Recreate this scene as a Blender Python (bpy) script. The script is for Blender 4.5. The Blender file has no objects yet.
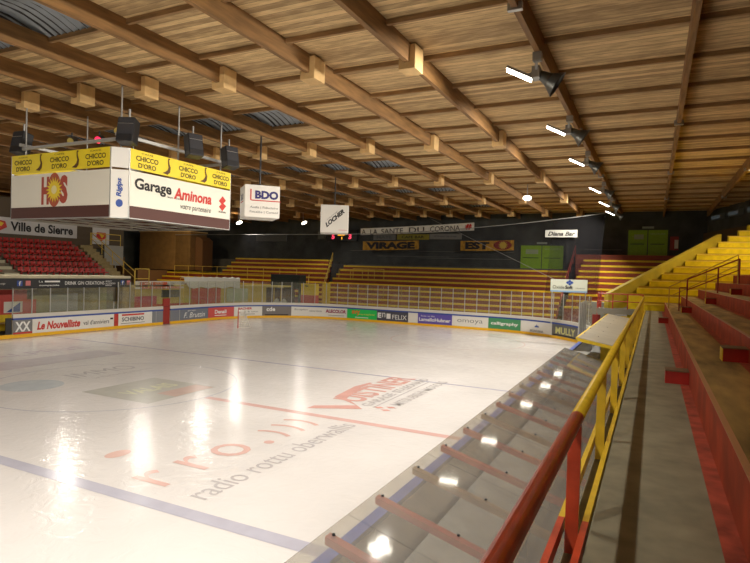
import bpy, math, random
from mathutils import Vector, Matrix
random.seed(4)
S = bpy.context.scene
COL = S.collection
PI = math.pi

# ------------------------------------------------------------------ materials
MATS = {}
def mat(key, color=(.5, .5, .5), rough=.6, metal=0., noise=0., nscale=4., stretch=(1, 1, 1), bump=0., emit=None, estr=0., spec=.5):
    if key in MATS: return MATS[key]
    m = bpy.data.materials.new(key); m.use_nodes = True
    nt = m.node_tree; b = nt.nodes['Principled BSDF']
    b.inputs['Base Color'].default_value = (*color, 1); b.inputs['Roughness'].default_value = rough
    b.inputs['Metallic'].default_value = metal; b.inputs['Specular IOR Level'].default_value = spec
    if noise or bump:
        tc = nt.nodes.new('ShaderNodeTexCoord'); mp = nt.nodes.new('ShaderNodeMapping')
        mp.inputs['Scale'].default_value = stretch
        nz = nt.nodes.new('ShaderNodeTexNoise'); nz.inputs['Scale'].default_value = nscale; nz.inputs['Detail'].default_value = 5
        nt.links.new(tc.outputs['Object'], mp.inputs[0]); nt.links.new(mp.outputs[0], nz.inputs['Vector'])
        if noise:
            rp = nt.nodes.new('ShaderNodeValToRGB')
            rp.color_ramp.elements[0].position = .3; rp.color_ramp.elements[1].position = .7
            rp.color_ramp.elements[0].color = (*[c * (1 - noise) for c in color], 1)
            rp.color_ramp.elements[1].color = (*[min(1, c * (1 + noise)) for c in color], 1)
            nt.links.new(nz.outputs['Fac'], rp.inputs[0]); nt.links.new(rp.outputs[0], b.inputs['Base Color'])
        if bump:
            bp = nt.nodes.new('ShaderNodeBump'); bp.inputs['Strength'].default_value = bump; bp.inputs['Distance'].default_value = .02
            nt.links.new(nz.outputs['Fac'], bp.inputs['Height']); nt.links.new(bp.outputs[0], b.inputs['Normal'])
    if emit:
        b.inputs['Emission Color'].default_value = (*emit, 1); b.inputs['Emission Strength'].default_value = estr
    MATS[key] = m
    return m

def plank_mat(key, c0, c1, width, axis='Y'):
    """boards side by side: own tone for every board, dark gap between, grain along the board"""
    m = bpy.data.materials.new(key); m.use_nodes = True; nt = m.node_tree; b = nt.nodes['Principled BSDF']
    N = nt.nodes.new; Lk = nt.links.new
    tc = N('ShaderNodeTexCoord'); sp = N('ShaderNodeSeparateXYZ'); Lk(tc.outputs['Object'], sp.inputs[0])
    mu = N('ShaderNodeMath'); mu.operation = 'MULTIPLY'; mu.inputs[1].default_value = 1 / width; Lk(sp.outputs[axis], mu.inputs[0])
    fl = N('ShaderNodeMath'); fl.operation = 'FLOOR'; Lk(mu.outputs[0], fl.inputs[0])
    fr = N('ShaderNodeMath'); fr.operation = 'FRACT'; Lk(mu.outputs[0], fr.inputs[0])
    wn = N('ShaderNodeTexWhiteNoise'); wn.noise_dimensions = '1D'; Lk(fl.outputs[0], wn.inputs['W'])
    mp = N('ShaderNodeMapping'); mp.inputs['Scale'].default_value = (.8, 4, 4) if axis == 'Y' else (5, .5, 5)
    Lk(tc.outputs['Object'], mp.inputs[0]); nz = N('ShaderNodeTexNoise'); nz.inputs['Scale'].default_value = 2.4; nz.inputs['Detail'].default_value = 6
    Lk(mp.outputs[0], nz.inputs['Vector'])
    ad = N('ShaderNodeMath'); ad.operation = 'MULTIPLY_ADD'; ad.inputs[1].default_value = .5; Lk(wn.outputs['Value'], ad.inputs[0])
    s2 = N('ShaderNodeMath'); s2.operation = 'MULTIPLY'; s2.inputs[1].default_value = 1.0; Lk(nz.outputs['Fac'], s2.inputs[0]); Lk(s2.outputs[0], ad.inputs[2])
    rp = N('ShaderNodeValToRGB'); rp.color_ramp.elements[0].position = .45; rp.color_ramp.elements[1].position = 1.0
    rp.color_ramp.elements[0].color = (*c0, 1); rp.color_ramp.elements[1].color = (*c1, 1); Lk(ad.outputs[0], rp.inputs[0])
    gt = N('ShaderNodeMath'); gt.operation = 'GREATER_THAN'; gt.inputs[1].default_value = .06; Lk(fr.outputs[0], gt.inputs[0])
    mx = N('ShaderNodeMix'); mx.data_type = 'RGBA'; mx.inputs['A'].default_value = (*[c * .5 for c in c0], 1)
    Lk(gt.outputs[0], mx.inputs['Factor']); Lk(rp.outputs[0], mx.inputs['B']); Lk(mx.outputs['Result'], b.inputs['Base Color'])
    bp = N('ShaderNodeBump'); bp.inputs['Strength'].default_value = .6; bp.inputs['Distance'].default_value = .03
    Lk(wn.outputs['Value'], bp.inputs['Height']); Lk(bp.outputs[0], b.inputs['Normal'])
    b.inputs['Roughness'].default_value = .8
    MATS[key] = m; return m

def clear_mat(key, tint, trans, haze, gloss_rough=.04, fres=1.5, noise=False):
    """clear sheet: see-through + a little dusty haze + Fresnel shine"""
    m = bpy.data.materials.new(key); m.use_nodes = True; nt = m.node_tree; nt.nodes.remove(nt.nodes['Principled BSDF'])
    N = nt.nodes.new; Lk = nt.links.new; out = nt.nodes['Material Output']
    tr = N('ShaderNodeBsdfTransparent'); tr.inputs[0].default_value = (*tint, 1)
    df = N('ShaderNodeBsdfDiffuse'); df.inputs[0].default_value = (*haze, 1)
    gl = N('ShaderNodeBsdfGlossy'); gl.inputs['Roughness'].default_value = gloss_rough; gl.inputs[0].default_value = (.9, .9, .9, 1)
    m1 = N('ShaderNodeMixShader'); m1.inputs[0].default_value = 1 - trans; Lk(tr.outputs[0], m1.inputs[1]); Lk(df.outputs[0], m1.inputs[2])
    if noise:
        tc = N('ShaderNodeTexCoord'); nz = N('ShaderNodeTexNoise'); nz.inputs['Scale'].default_value = 1.3; nz.inputs['Detail'].default_value = 8
        Lk(tc.outputs['Object'], nz.inputs['Vector']); mr = N('ShaderNodeMapRange')
        mr.inputs[3].default_value = (1 - trans) - .15; mr.inputs[4].default_value = (1 - trans) + .15
        Lk(nz.outputs['Fac'], mr.inputs[0]); Lk(mr.outputs[0], m1.inputs[0])
    fr = N('ShaderNodeFresnel'); ge = N('ShaderNodeNewGeometry'); io = N('ShaderNodeMapRange')   # same shine on both faces of the sheet
    io.inputs[3].default_value = fres; io.inputs[4].default_value = 1 / fres; Lk(ge.outputs['Backfacing'], io.inputs[0]); Lk(io.outputs[0], fr.inputs[0])
    m2 = N('ShaderNodeMixShader'); Lk(fr.outputs[0], m2.inputs[0]); Lk(m1.outputs[0], m2.inputs[1]); Lk(gl.outputs[0], m2.inputs[2])
    Lk(m2.outputs[0], out.inputs['Surface']); MATS[key] = m; return m

YEL = mat('yellow_paint', (.80, .57, .022), .5, noise=.1, nscale=6)
YELS = mat('yellow_step_paint', (.82, .66, .02), .65, noise=.14, spec=.25, nscale=3)
RED = mat('red_paint', (.50, .035, .02), .4, noise=.2, nscale=3)
REDD = mat('red_brown_boards', (.27, .05, .02), .6, noise=.25, nscale=2, stretch=(.4, 2, 2))
SEAT = mat('red_seat_plastic', (.36, .014, .01), .4)
CONC = mat('concrete', (.23, .21, .14), .85, noise=.22, nscale=3.5, bump=.3)
DCONC = mat('dark_concrete', (.12, .115, .1), .9, noise=.2, nscale=1.5)
TREAD = mat('worn_tread', (.34, .23, .075), .75, noise=.5, nscale=1.6, stretch=(2.2, .5, 1))
WALL = mat('dark_wall', (.055, .06, .057), .8, noise=.35, nscale=.8)
WHITE = mat('white_vinyl', (.78, .76, .7), .5)
OFFW = mat('off_white', (.66, .63, .56), .55)
CREAM = mat('cream_paint', (.6, .55, .38), .6, noise=.1)
GREY = mat('grey_metal', (.33, .33, .31), .4, .5)
STEEL = mat('galvanised_steel', (.42, .42, .4), .38, .7)
ALU = mat('white_alu', (.45, .45, .43), .35, .3)
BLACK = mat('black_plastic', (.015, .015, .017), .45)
BLK2 = mat('black_ink', (.012, .01, .01), .6)
GINK = mat('grey_ink', (.14, .14, .15), .6)
RINK_ = mat('red_ink', (.55, .03, .02), .55)
BINK = mat('blue_ink', (.03, .08, .35), .55)
NINK = mat('navy_ink', (.02, .015, .14), .55)
WINK = mat('white_ink', (.85, .85, .82), .55)
YINK = mat('yellow_banner', (.86, .67, .015), .5)
GOLD = mat('gold_ink', (.62, .36, .03), .6)
KICK = mat('yellow_kick', (.85, .47, .01), .5)
BLUE = mat('blue_trim', (.03, .07, .33), .45)
BEAM = mat('beam_timber', (.24, .125, .04), .7, noise=.3, nscale=3, stretch=(3, .35, 3))
PURL = mat('purlin_timber', (.30, .175, .07), .75, noise=.3, nscale=3, stretch=(.4, 3, 3))
PLY = mat('pale_plywood', (.66, .44, .19), .7, noise=.12, nscale=3)
HUT = mat('brown_panelling', (.25, .135, .04), .7, noise=.15, nscale=1.5)
MAROON = mat('maroon_panel', (.085, .028, .02), .6)
GRN = mat('green_door', (.26, .46, .02), .5, noise=.08)
CORR = mat('corrugated_sheet', (.22, .25, .27), .35, noise=.2, nscale=1.2, spec=.6)
PLANK = plank_mat('ceiling_planks', (.35, .23, .105), (.76, .55, .27), .23)
GLASS = clear_mat('rink_glass', (.94, .95, .92), .93, (.55, .55, .45))
PLEXI = clear_mat('canopy_plexi', (.88, .87, .83), .75, (.46, .44, .42), .055, 1.36, True)
NET = clear_mat('netting', (.95, .95, .95), .66, (.02, .02, .022), .9, 1.001)
def ad(key, c): return mat('advert_' + key, c, .45)
LAMPM = mat('lamp_glow', (1, .95, .85), .5, emit=(1, .93, .78), estr=22)
LAMPF = mat('lamp_glow_far', (1, .95, .85), .5, emit=(1, .9, .7), estr=9)

# ------------------------------------------------------------------ mesh builder
def txt_geo(body, bold=0., shear=0., spacing=1.):
    cu = bpy.data.curves.new('t', 'FONT'); cu.body = body; cu.offset = bold; cu.shear = shear
    cu.align_x = 'LEFT'; cu.resolution_u = 3; cu.space_character = spacing; cu.fill_mode = 'FRONT'
    o = bpy.data.objects.new('t', cu); COL.objects.link(o)
    dg = bpy.context.evaluated_depsgraph_get(); dg.update()
    e = o.evaluated_get(dg); me = e.to_mesh()
    vs = [(v.co.x, v.co.y) for v in me.vertices]; fs = [tuple(p.vertices) for p in me.polygons]
    e.to_mesh_clear(); bpy.data.objects.remove(o); bpy.data.curves.remove(cu)
    if not vs: return [], []
    x0 = min(v[0] for v in vs); x1 = max(v[0] for v in vs); y0 = min(v[1] for v in vs); y1 = max(v[1] for v in vs)
    return [((x - x0) / max(x1 - x0, 1e-6) - .5, (y - y0) / max(y1 - y0, 1e-6) - .5) for x, y in vs], fs

class MB:
    def __init__(s): s.v = []; s.f = []; s.cut = []
    def add(s, vs, fs):
        n = len(s.v); s.v += [tuple(v) for v in vs]; s.f += [tuple(i + n for i in f) for f in fs]; return s
    def box(s, x0, x1, y0, y1, z0, z1):
        return s.add([(x0, y0, z0), (x1, y0, z0), (x1, y1, z0), (x0, y1, z0), (x0, y0, z1), (x1, y0, z1), (x1, y1, z1), (x0, y1, z1)],
                     [(0, 3, 2, 1), (4, 5, 6, 7), (0, 1, 5, 4), (1, 2, 6, 5), (2, 3, 7, 6), (3, 0, 4, 7)])
    def obox(s, c, X, Y, Z):
        """box about c with half-axis vectors X, Y, Z"""
        c, X, Y, Z = map(Vector, (c, X, Y, Z)); vs = []
        for k in (-1, 1):
            for a, b in ((-1, -1), (1, -1), (1, 1), (-1, 1)): vs.append(c + X * a + Y * b + Z * k)
        return s.add(vs, [(0, 3, 2, 1), (4, 5, 6, 7), (0, 1, 5, 4), (1, 2, 6, 5), (2, 3, 7, 6), (3, 0, 4, 7)])
    def tube(s, p0, p1, r, n=8, r1=None, caps=True):
        p0 = Vector(p0); p1 = Vector(p1); d = (p1 - p0).normalized(); a = d.orthogonal().normalized(); b = d.cross(a)
        r1 = r if r1 is None else r1; vs = []
        for p, q in ((p0, r), (p1, r1)):
            for i in range(n):
                t = 2 * PI * i / n; vs.append(p + a * (math.cos(t) * q) + b * (math.sin(t) * q))
        fs = [(i, (i + 1) % n, n + (i + 1) % n, n + i) for i in range(n)]
        if caps: fs += [tuple(reversed(range(n))), tuple(range(n, 2 * n))]
        return s.add(vs, fs)
    def bar(s, p0, p1, w, h):
        p0 = Vector(p0); p1 = Vector(p1); d = (p1 - p0).normalized(); up = Vector((0, 0, 1))
        if abs(d.z) > .95: up = Vector((0, 1, 0))
        sd = d.cross(up).normalized(); u = sd.cross(d)
        return s.obox((p0 + p1) / 2, (p1 - p0) / 2, sd * w / 2, u * h / 2)
    def path(s, pts, r, n=8):
        for a, b in zip(pts, pts[1:]): s.tube(a, b, r, n)
        return s
    def lathe(s, prof, c, ax, n=20):
        """prof: (radius, distance along ax) pairs"""
        c = Vector(c); d = Vector(ax).normalized(); a = d.orthogonal().normalized(); b = d.cross(a); vs = []
        for r, h in prof:
            for i in range(n):
                t = 2 * PI * i / n; vs.append(c + d * h + a * (math.cos(t) * r) + b * (math.sin(t) * r))
        fs = [(j * n + i, j * n + (i + 1) % n, (j + 1) * n + (i + 1) % n, (j + 1) * n + i) for j in range(len(prof) - 1) for i in range(n)]
        return s.add(vs, fs)
    def poly(s, pts, depth):
        """flat polygon pts extruded by vector depth"""
        n = len(pts); d = Vector(depth); P = [Vector(p) for p in pts]
        return s.add(P + [p + d for p in P], [tuple(reversed(range(n))), tuple(range(n, 2 * n))] + [(i, (i + 1) % n, n + (i + 1) % n, n + i) for i in range(n)])
    def text(s, body, c, R, U, w, h, bold=0., shear=0., spacing=1.):
        s.cut.append((len(s.v), len(s.f))); vs, fs = txt_geo(body, bold, shear, spacing); c = Vector(c); R = Vector(R); U = Vector(U)
        return s.add([c + R * (x * w) + U * (y * h) for x, y in vs], fs)
    def ringbox(s, s0, s1, o0, o1, z0, z1, step=.5):
        n = max(1, int(math.ceil((s1 - s0) / step)))
        vs = []; fs = []
        for i in range(n + 1):
            t = s0 + (s1 - s0) * i / n
            a = ring(t, o0); b = ring(t, o1)
            vs += [(*a, z0), (*b, z0), (*b, z1), (*a, z1)]
        for i in range(n):
            k = 4 * i
            for j in range(4): fs.append((k + j, k + (j + 1) % 4, k + 4 + (j + 1) % 4, k + 4 + j))
        fs += [(0, 3, 2, 1), (4 * n, 4 * n + 1, 4 * n + 2, 4 * n + 3)]
        return s.add(vs, fs)
    def ringtext(s, body, sc, zc, w, h, off=-.012, bold=0., shear=0., spacing=1.):
        vs, fs = txt_geo(body, bold, shear, spacing)
        return s.add([(*ring(sc + x * w, off), zc + y * h) for x, y in vs], fs)
    def build(s, name, m, parent=None, smooth=False, bevel=0., **props):
        if len(s.cut) > 1 and 'lettering' in name and parent is not None and parent.name.split('.')[0] != 'ice_surface':
            ends = s.cut[1:] + [(len(s.v), len(s.f))]
            for (v0, f0), (v1, f1) in zip(s.cut, ends):
                q = MB(); q.v = s.v[v0:v1]; q.f = [tuple(i - v0 for i in f) for f in s.f[f0:f1]]; ob = q.build(name, m, parent)
            return ob
        o = Vector((0, 0, 0)); p = parent
        while p is not None: o += p.location; p = p.parent
        me = bpy.data.meshes.new(name)
        me.from_pydata([tuple(Vector(v) - o) for v in s.v], [], s.f); me.update()
        me.materials.append(m)
        if smooth:
            for p in me.polygons: p.use_smooth = True
        ob = bpy.data.objects.new(name, me); COL.objects.link(ob); ob.parent = parent
        if bevel:
            bv = ob.modifiers.new('bevel', 'BEVEL'); bv.width = bevel; bv.segments = 2; bv.limit_method = 'ANGLE'
        for k, v in props.items(): ob[k] = v
        return ob

def thing(name, label, cat, loc=(0, 0, 0), group=None):
    o = bpy.data.objects.new(name, None); COL.objects.link(o); o.location = loc; o.empty_display_size = .2
    o['label'] = label; o['category'] = cat
    if group: o['group'] = group
    return o
def tag(o, label, cat, group=None):
    o['label'] = label; o['category'] = cat
    if group: o['group'] = group
    return o
def struct(mb, name, m, parent=None, **k):
    o = mb.build(name, m, parent, **k)
    if parent is None: o['kind'] = 'structure'
    return o
ORD = ['first', 'second', 'third', 'fourth', 'fifth', 'sixth', 'seventh', 'eighth', 'ninth', 'tenth', 'eleventh', 'twelfth', 'thirteenth',
       'fourteenth', 'fifteenth', 'sixteenth', 'seventeenth', 'eighteenth', 'nineteenth', 'twentieth']

# ------------------------------------------------------------------ rink outline
RW, RR, RL, RC, RS = 15.3, 15.0, 30.5, 8.5, 30.
def ring(s, off=0.):
    """point at arc length s on the rink edge, off metres outside it"""
    a = RL - RC + RS
    if s < a: p = (-RW, -RS + s); t = (0, 1)
    else:
        q = PI / 2 * RC; s2 = s - a
        if s2 < q:
            th = s2 / RC; p = (-RW + RC - RC * math.cos(th), RL - RC + RC * math.sin(th)); t = (math.sin(th), math.cos(th))
        else:
            s2 -= q; w = RR + RW - 2 * RC
            if s2 < w: p = (-RW + RC + s2, RL); t = (1, 0)
            else:
                s2 -= w
                if s2 < q:
                    th = s2 / RC; p = (RR - RC + RC * math.sin(th), RL - RC + RC * math.cos(th)); t = (math.cos(th), -math.sin(th))
                else: s2 -= q; p = (RR, RL - RC - s2); t = (0, -1)
    return (p[0] - t[1] * off, p[1] + t[0] * off)

# ------------------------------------------------------------------ shell
WX0, WX1, WY0, WY1 = -46., 28.5, -42., 44.2
struct(MB().box(WX0, WX1, WY0, WY1, -.4, -.02), 'floor', DCONC)
struct(MB().box(WX0, WX1, WY1, WY1 + .3, -.02, 11.1), 'wall_north', WALL)
struct(MB().box(WX0 - .3, WX0, WY0, WY1, -.02, 11.1), 'wall_west', WALL)
struct(MB().box(WX1, WX1 + .3, WY0, WY1, -.02, 11.1), 'wall_east', WALL)
struct(MB().box(WX0, WX1, WY0 - .3, WY0, -.02, 11.1), 'wall_south', WALL)

# wall cladding joints on the far wall (thin pale conduits)
for i, (x0, x1, z) in enumerate([(-14.2, 5.2, 6.95), (-10.5, -1.8, 6.35), (-5.5, 5.0, 6.2), (12.2, 15.6, 7.3)]):
    o = MB().box(x0, x1, WY1 - .05, WY1 - .005, z, z + .05).build('trim_%d' % (i + 1), mat('conduit', (.16, .16, .14), .5)); o['kind'] = 'structure'

# ice
def ice_mat():
    m = bpy.data.materials.new('ice'); m.use_nodes = True; nt = m.node_tree; b = nt.nodes['Principled BSDF']; N = nt.nodes.new; Lk = nt.links.new
    tc = N('ShaderNodeTexCoord')
    n1 = N('ShaderNodeTexNoise'); n1.inputs['Scale'].default_value = .22; n1.inputs['Detail'].default_value = 4
    n2 = N('ShaderNodeTexNoise'); n2.inputs['Scale'].default_value = 1.6; n2.inputs['Detail'].default_value = 9; n2.inputs['Roughness'].default_value = .7; n2.inputs['Distortion'].default_value = 1.5
    for n in (n1, n2): Lk(tc.outputs['Object'], n.inputs['Vector'])
    rp = N('ShaderNodeValToRGB'); e = rp.color_ramp.elements
    e[0].position = .3; e[1].position = .7; e[0].color = (.55, .535, .53, 1); e[1].color = (.64, .625, .62, 1)
    Lk(n1.outputs['Fac'], rp.inputs[0]); Lk(rp.outputs[0], b.inputs['Base Color'])
    mr = N('ShaderNodeMapRange'); mr.inputs[1].default_value = .35; mr.inputs[2].default_value = .68; mr.inputs[3].default_value = .09; mr.inputs[4].default_value = .24
    Lk(n2.outputs['Fac'], mr.inputs[0]); Lk(mr.outputs[0], b.inputs['Roughness'])
    n3 = N('ShaderNodeTexNoise'); n3.inputs['Scale'].default_value = 2.6; n3.inputs['Detail'].default_value = 6; n3.inputs['Distortion'].default_value = 1.5
    Lk(tc.outputs['Object'], n3.inputs['Vector'])
    bp = N('ShaderNodeBump'); bp.inputs['Strength'].default_value = .5; bp.inputs['Distance'].default_value = .022
    Lk(n3.outputs['Fac'], bp.inputs['Height']); Lk(bp.outputs[0], b.inputs['Normal'])
    b.inputs['IOR'].default_value = 1.2
    MATS['ice'] = m; return m
ICE = ice_mat()
pts = [(*ring(s), 0) for s in [0, 26] + [52 + i * .89 for i in range(16)] + [66 + i for i in range(12)] + [78.25 + i * .89 for i in range(16)] + [110, 143.5]]
mb = MB(); mb.poly([(x, y, -.015) for x, y, z in reversed(pts)], (0, 0, .015)); ice = struct(mb, 'ice_surface', ICE)
def paint(mb, name, c): 
    k = 'ice_paint_' + name
    m = mat(k, tuple(v * .86 for v in c), .2, spec=.25, noise=.05, nscale=2)
    return mb.build(name, m, ice)
Z = .004
def flat(mb, x0, x1, y0, y1, z=Z): mb.add([(x0, y0, z), (x1, y0, z), (x1, y1, z), (x0, y1, z)], [(0, 1, 2, 3)]); return mb
def arc(mb, cx, cy, r, w, a0=0, a1=2 * PI, n=72, z=Z):
    vs = []; 
    for i in range(n + 1):
        t = a0 + (a1 - a0) * i / n
        for q in (r - w / 2, r + w / 2): vs.append((cx + q * math.cos(t), cy + q * math.sin(t), z))
    mb.add(vs, [(2 * i, 2 * i + 1, 2 * i + 3, 2 * i + 2) for i in range(n)]); return mb
paint(flat(flat(MB(), 4.55, 14.9, -.15, .15), -15.1, -7.7, -.15, .15), 'centre_line', (.68, .45, .42))
paint(flat(MB(), -15.2, 14.9, -7.45, -7.1), 'blue_line', (.47, .47, .56))
paint(flat(MB(), -15.2, 14.9, 7.12, 7.3), 'blue_line', (.55, .57, .62))
paint(arc(MB(), 0, 0, 4.5, .07, n=96), 'centre_circle', (.52, .53, .60))
paint(flat(MB(), .4, 3.65, -1.75, 1.5, .005), 'grey_logo_field', (.54, .54, .50))
paint(flat(MB(), 2.7, 3.6, -.5, 1.4, .007), 'logo_red_corner', (.62, .47, .42))
paint(MB().text('VALAIS', (1.9, -.1, .009), (0, 1, 0), (-1, 0, 0), 2.2, .8, .02), 'logo_lettering', (.72, .72, .52))
el = MB(); el.add([(-2. + 1.05 * math.cos(t * PI / 16), -2 + 1.05 * math.sin(t * PI / 16), .005) for t in range(32)], [tuple(range(32))]); paint(el, 'round_blue_logo', (.55, .6, .64))
paint(MB().text('IMMO', (-2.4, 1.3, .005), (0, 1, 0), (-1, 0, 0), 3.0, 1.0, .0).text('immobilien', (-1.4, 1.5, .005), (0, 1, 0), (-1, 0, 0), 2.8, .35), 'grey_lettering', (.56, .55, .56))
paint(flat(MB(), -7.6, -5.6, -1.5, 5.2, .006), 'grey_advert_field', (.60, .57, .60))
paint(MB().text('ALPINE', (-9.2, 3.0, .005), (0, 1, 0), (-1, 0, 0), 5.0, 1.1), 'lilac_lettering', (.60, .54, .60))
mb = MB().text('r', (9.0, -6.25, .006), (0, 1, 0), (-1, 0, 0), .62, 1.0, .0).text('r', (9.0, -5.1, .006), (0, 1, 0), (-1, 0, 0), .62, 1.0, .0).text('o', (9.05, -4.0, .006), (0, 1, 0), (-1, 0, 0), .95, 1.0, .0)
mb.add([(9.48 + .14 * math.cos(t * PI / 8), -3.0 + .14 * math.sin(t * PI / 8), .006) for t in range(16)], [tuple(range(16))])
for k in range(3): arc(mb, 9.1, -3.05 + k * .62, .9 + .06 * k, .14, PI / 2 - .62, PI / 2 + .62, 16, .006)
paint(mb, 'red_radio_lettering', (.70, .47, .43))
paint(MB().text('radio rottu oberwallis', (10.38, -3.5, .006), (0, 1, 0), (-1, 0, 0), 6.3, .62), 'grey_radio_lettering', (.52, .50, .51))
mb = MB(); mb.add([(6.99 + .22 * math.cos(t * PI / 8), -5.64 + .34 * math.sin(t * PI / 8), .006) for t in range(16)], [tuple(range(16))]); paint(mb, 'red_dot', (.72, .50, .45))
mb = MB().text('UISTINER', (8.85, 4.9, .006), (0, 1, 0), (-1, 0, 0), 5.2, 1.15, .03)
mb.poly([(8.3, .6, .006), (8.3, 1.05, .006), (9.5, 1.85, .006), (9.9, 1.5, .006)], (0, 0, .0005))
mb.poly([(9.9, 1.5, .006), (9.5, 1.85, .006), (8.2, 2.6, .006), (7.95, 4.6, .006), (8.1, 5.6, .006), (8.25, 5.6, .006), (8.25, 4.6, .006), (8.7, 2.6, .006)], (0, 0, .0005))
paint(mb, 'red_garage_lettering', (.68, .40, .36))
mb = MB().text('GARAGE', (9.75, 3.1, .006), (0, 1, 0), (-1, 0, 0), 2.3, .4, .03).text('ST-LEONARD', (9.75, 6.1, .006), (0, 1, 0), (-1, 0, 0), 3.2, .4, .03)
flat(mb, 10.08, 10.14, 1.9, 7.2, .006); mb.text('MITSUBISHI MOTORS', (10.6, 5.1, .006), (0, 1, 0), (-1, 0, 0), 5.0, .42, .01)
paint(mb, 'grey_garage_lettering', (.53, .51, .51))
mb = MB()
for dx, dy in ((-.22, 0), (.12, -.22), (.12, .22)):
    mb.add([(10.5 + dx - .2, 2 + dy, .006), (10.5 + dx, 2 + dy + .13, .006), (10.5 + dx + .2, 2 + dy, .006), (10.5 + dx, 2 + dy - .13, .006)], [(0, 1, 2, 3)])
paint(mb, 'red_diamonds', (.72, .40, .36))
mb = MB(); arc(mb, -6.5, 22, 4.5, .06); arc(mb, 6.5, 22, 4.5, .06); paint(mb, 'face_off_circle', (.72, .55, .5))
paint(flat(MB(), -14.8, 14.1, 26.2, 26.26), 'goal_line', (.72, .55, .5))

# ------------------------------------------------------------------ roof
BX = [26.1, 22.6, 19.05, 15.47, 12.02, 8.93, 5.75, 2.6, -.25, -2.95, -5.85, -8.75, -11.65, -14.55, -17.45, -20.35, -23.25, -26.15, -29.05, -31.95, -35.0, -38., -41., -44.]
PY = [.6 + 2.63 * k for k in range(-9, 17)]
SKYROWS = [(k0, k0 + 1) for k0 in ()]
skyk = {-2 + 9 - 1: 1}
sky_rows = []
for k in range(len(PY) - 1):
    ym = (PY[k] + PY[k + 1]) / 2
    if abs(ym + 5.97) < .4 or abs(ym - 4.55) < .4 or abs(ym - 15.0) < .5 or abs(ym - 25.6) < .6 or abs(ym - 36.1) < .6: sky_rows.append(k)
mb = MB(); edges = sorted([WX0] + BX + [WX1]); ye = [WY0] + PY + [WY1]; cells = []
for i in range(len(edges) - 1):
    for j in range(len(ye) - 1):
        if (j - 1) in sky_rows and 2 <= i and edges[i + 1] <= 5.8: cells.append((edges[i], edges[i + 1], ye[j], ye[j + 1])); continue
        mb.add([(edges[i], ye[j], 10.98), (edges[i + 1], ye[j], 10.98), (edges[i + 1], ye[j + 1], 10.98), (edges[i], ye[j + 1], 10.98)], [(0, 3, 2, 1)])
ceil = struct(mb, 'ceiling', PLANK)
for y in PY: MB().box(WX0, WX1, y - .05, y + .05, 10.84, 10.975).build('ceiling_purlin', PURL, ceil)
rk = {}
for (x0, x1, y0, y1) in cells:
    vs = []; nx, ny = 48, 5
    for j in range(ny + 1):
        t = j / ny; y = y0 + (y1 - y0) * t
        for i in range(nx + 1):
            x = x0 + (x1 - x0) * i / nx
            vs.append((x, y, 10.99 + .32 * math.sin(PI * t) + .06 * math.cos(i * PI / 2)))
    o = MB().add(vs, [(j * (nx + 1) + i, (j + 1) * (nx + 1) + i, (j + 1) * (nx + 1) + i + 1, j * (nx + 1) + i + 1) for j in range(ny) for i in range(nx)]).build('roof_light', CORR, ceil)
    for q in range(1, 11):
        x = x0 + (x1 - x0) * q / 11; mb = MB()
        P = [(x, y0 + (y1 - y0) * j / 6, 10.97 + .32 * math.sin(PI * j / 6)) for j in range(7)]
        for p_, q_ in zip(P, P[1:]): mb.bar(p_, q_, .05, .05)
        mb.build('dark_rib', mat('roof_light_rib', (.03, .03, .03), .6), o)
def roof_beam(i, x):
    base = {15.47: 'timber roof beam carrying the row of floodlights', 19.05: 'bare timber roof beam above the walkway, next after the floodlight beam'}
    if x in base: lab = base[x]
    elif x > 19.05: lab = 'timber roof beam over the stepped stands, %s past the beam above the walkway' % ORD[int(round((x - 19.05) / 3.5)) - 1]
    else: lab = 'timber roof beam with pale plywood boxes, %s over the ice from the floodlight beam' % (ORD[i - 4] if i - 4 < 20 else 'last')
    t = thing('roof_beam', lab, 'beam', (x, 0, 10.45), 'timber roof beams')
    MB().box(x - .07, x + .07, WY0 + .02, WY1 - .02, 10.43, 10.99).build('timber', BEAM, t)
    if x < 15:
        for k in range(-3, 5):
            y = -.25 - .3 * (i - 4) + 10.2 * k
            MB().box(x - .25, x + .25, y - .3, y + .3, 10.25, 10.92).build('joint_box', PLY, t, bevel=.01)
    else:
        for y in (-2.6, 8.9, 20, 31):
            MB().box(x - .16, x + .16, y - .06, y + .06, 10.38, 10.55).build('bracket', STEEL, t)
for i, x in enumerate(BX): roof_beam(i, x)

# ------------------------------------------------------------------ floodlights on the beam
def area(name, loc, target, size, energy, parent, color=(1, .93, .83), spread=PI * .9, sy=None):
    l = bpy.data.lights.new(name, 'AREA'); l.energy = energy; l.color = color; l.shape = 'RECTANGLE'; l.size = size; l.size_y = sy or size; l.spread = spread
    o = bpy.data.objects.new(name, l); COL.objects.link(o); o.parent = parent
    p = Vector(parent.location) if parent else Vector((0, 0, 0)); o.location = Vector(loc) - p
    o.rotation_euler = (Vector(target) - Vector(loc)).to_track_quat('-Z', 'Y').to_euler(); return o
E_R, E_L = 760, 190
ly = [-16.2, -10.2, -5.9, .28, 6.67, 13.0, 22.3, 29.5, 35.8, -22.5, -29]  # last two are added, unseen, to brighten the scoreboard's near face
names_l = {3: 'floodlight with glowing panel and dark bell, largest one in the row', 4: 'floodlight with glowing panel, second along the beam after the largest',
           5: 'floodlight with glowing panel, third along the beam after the largest', 6: 'floodlight with glowing panel, fourth along the beam after the largest',
           7: 'floodlight with glowing panel, fifth along the beam after the largest', 8: 'smallest floodlight at the far end of the lamp row',
           2: 'dark bell floodlight cut off by the top edge of the photo'}
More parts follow.
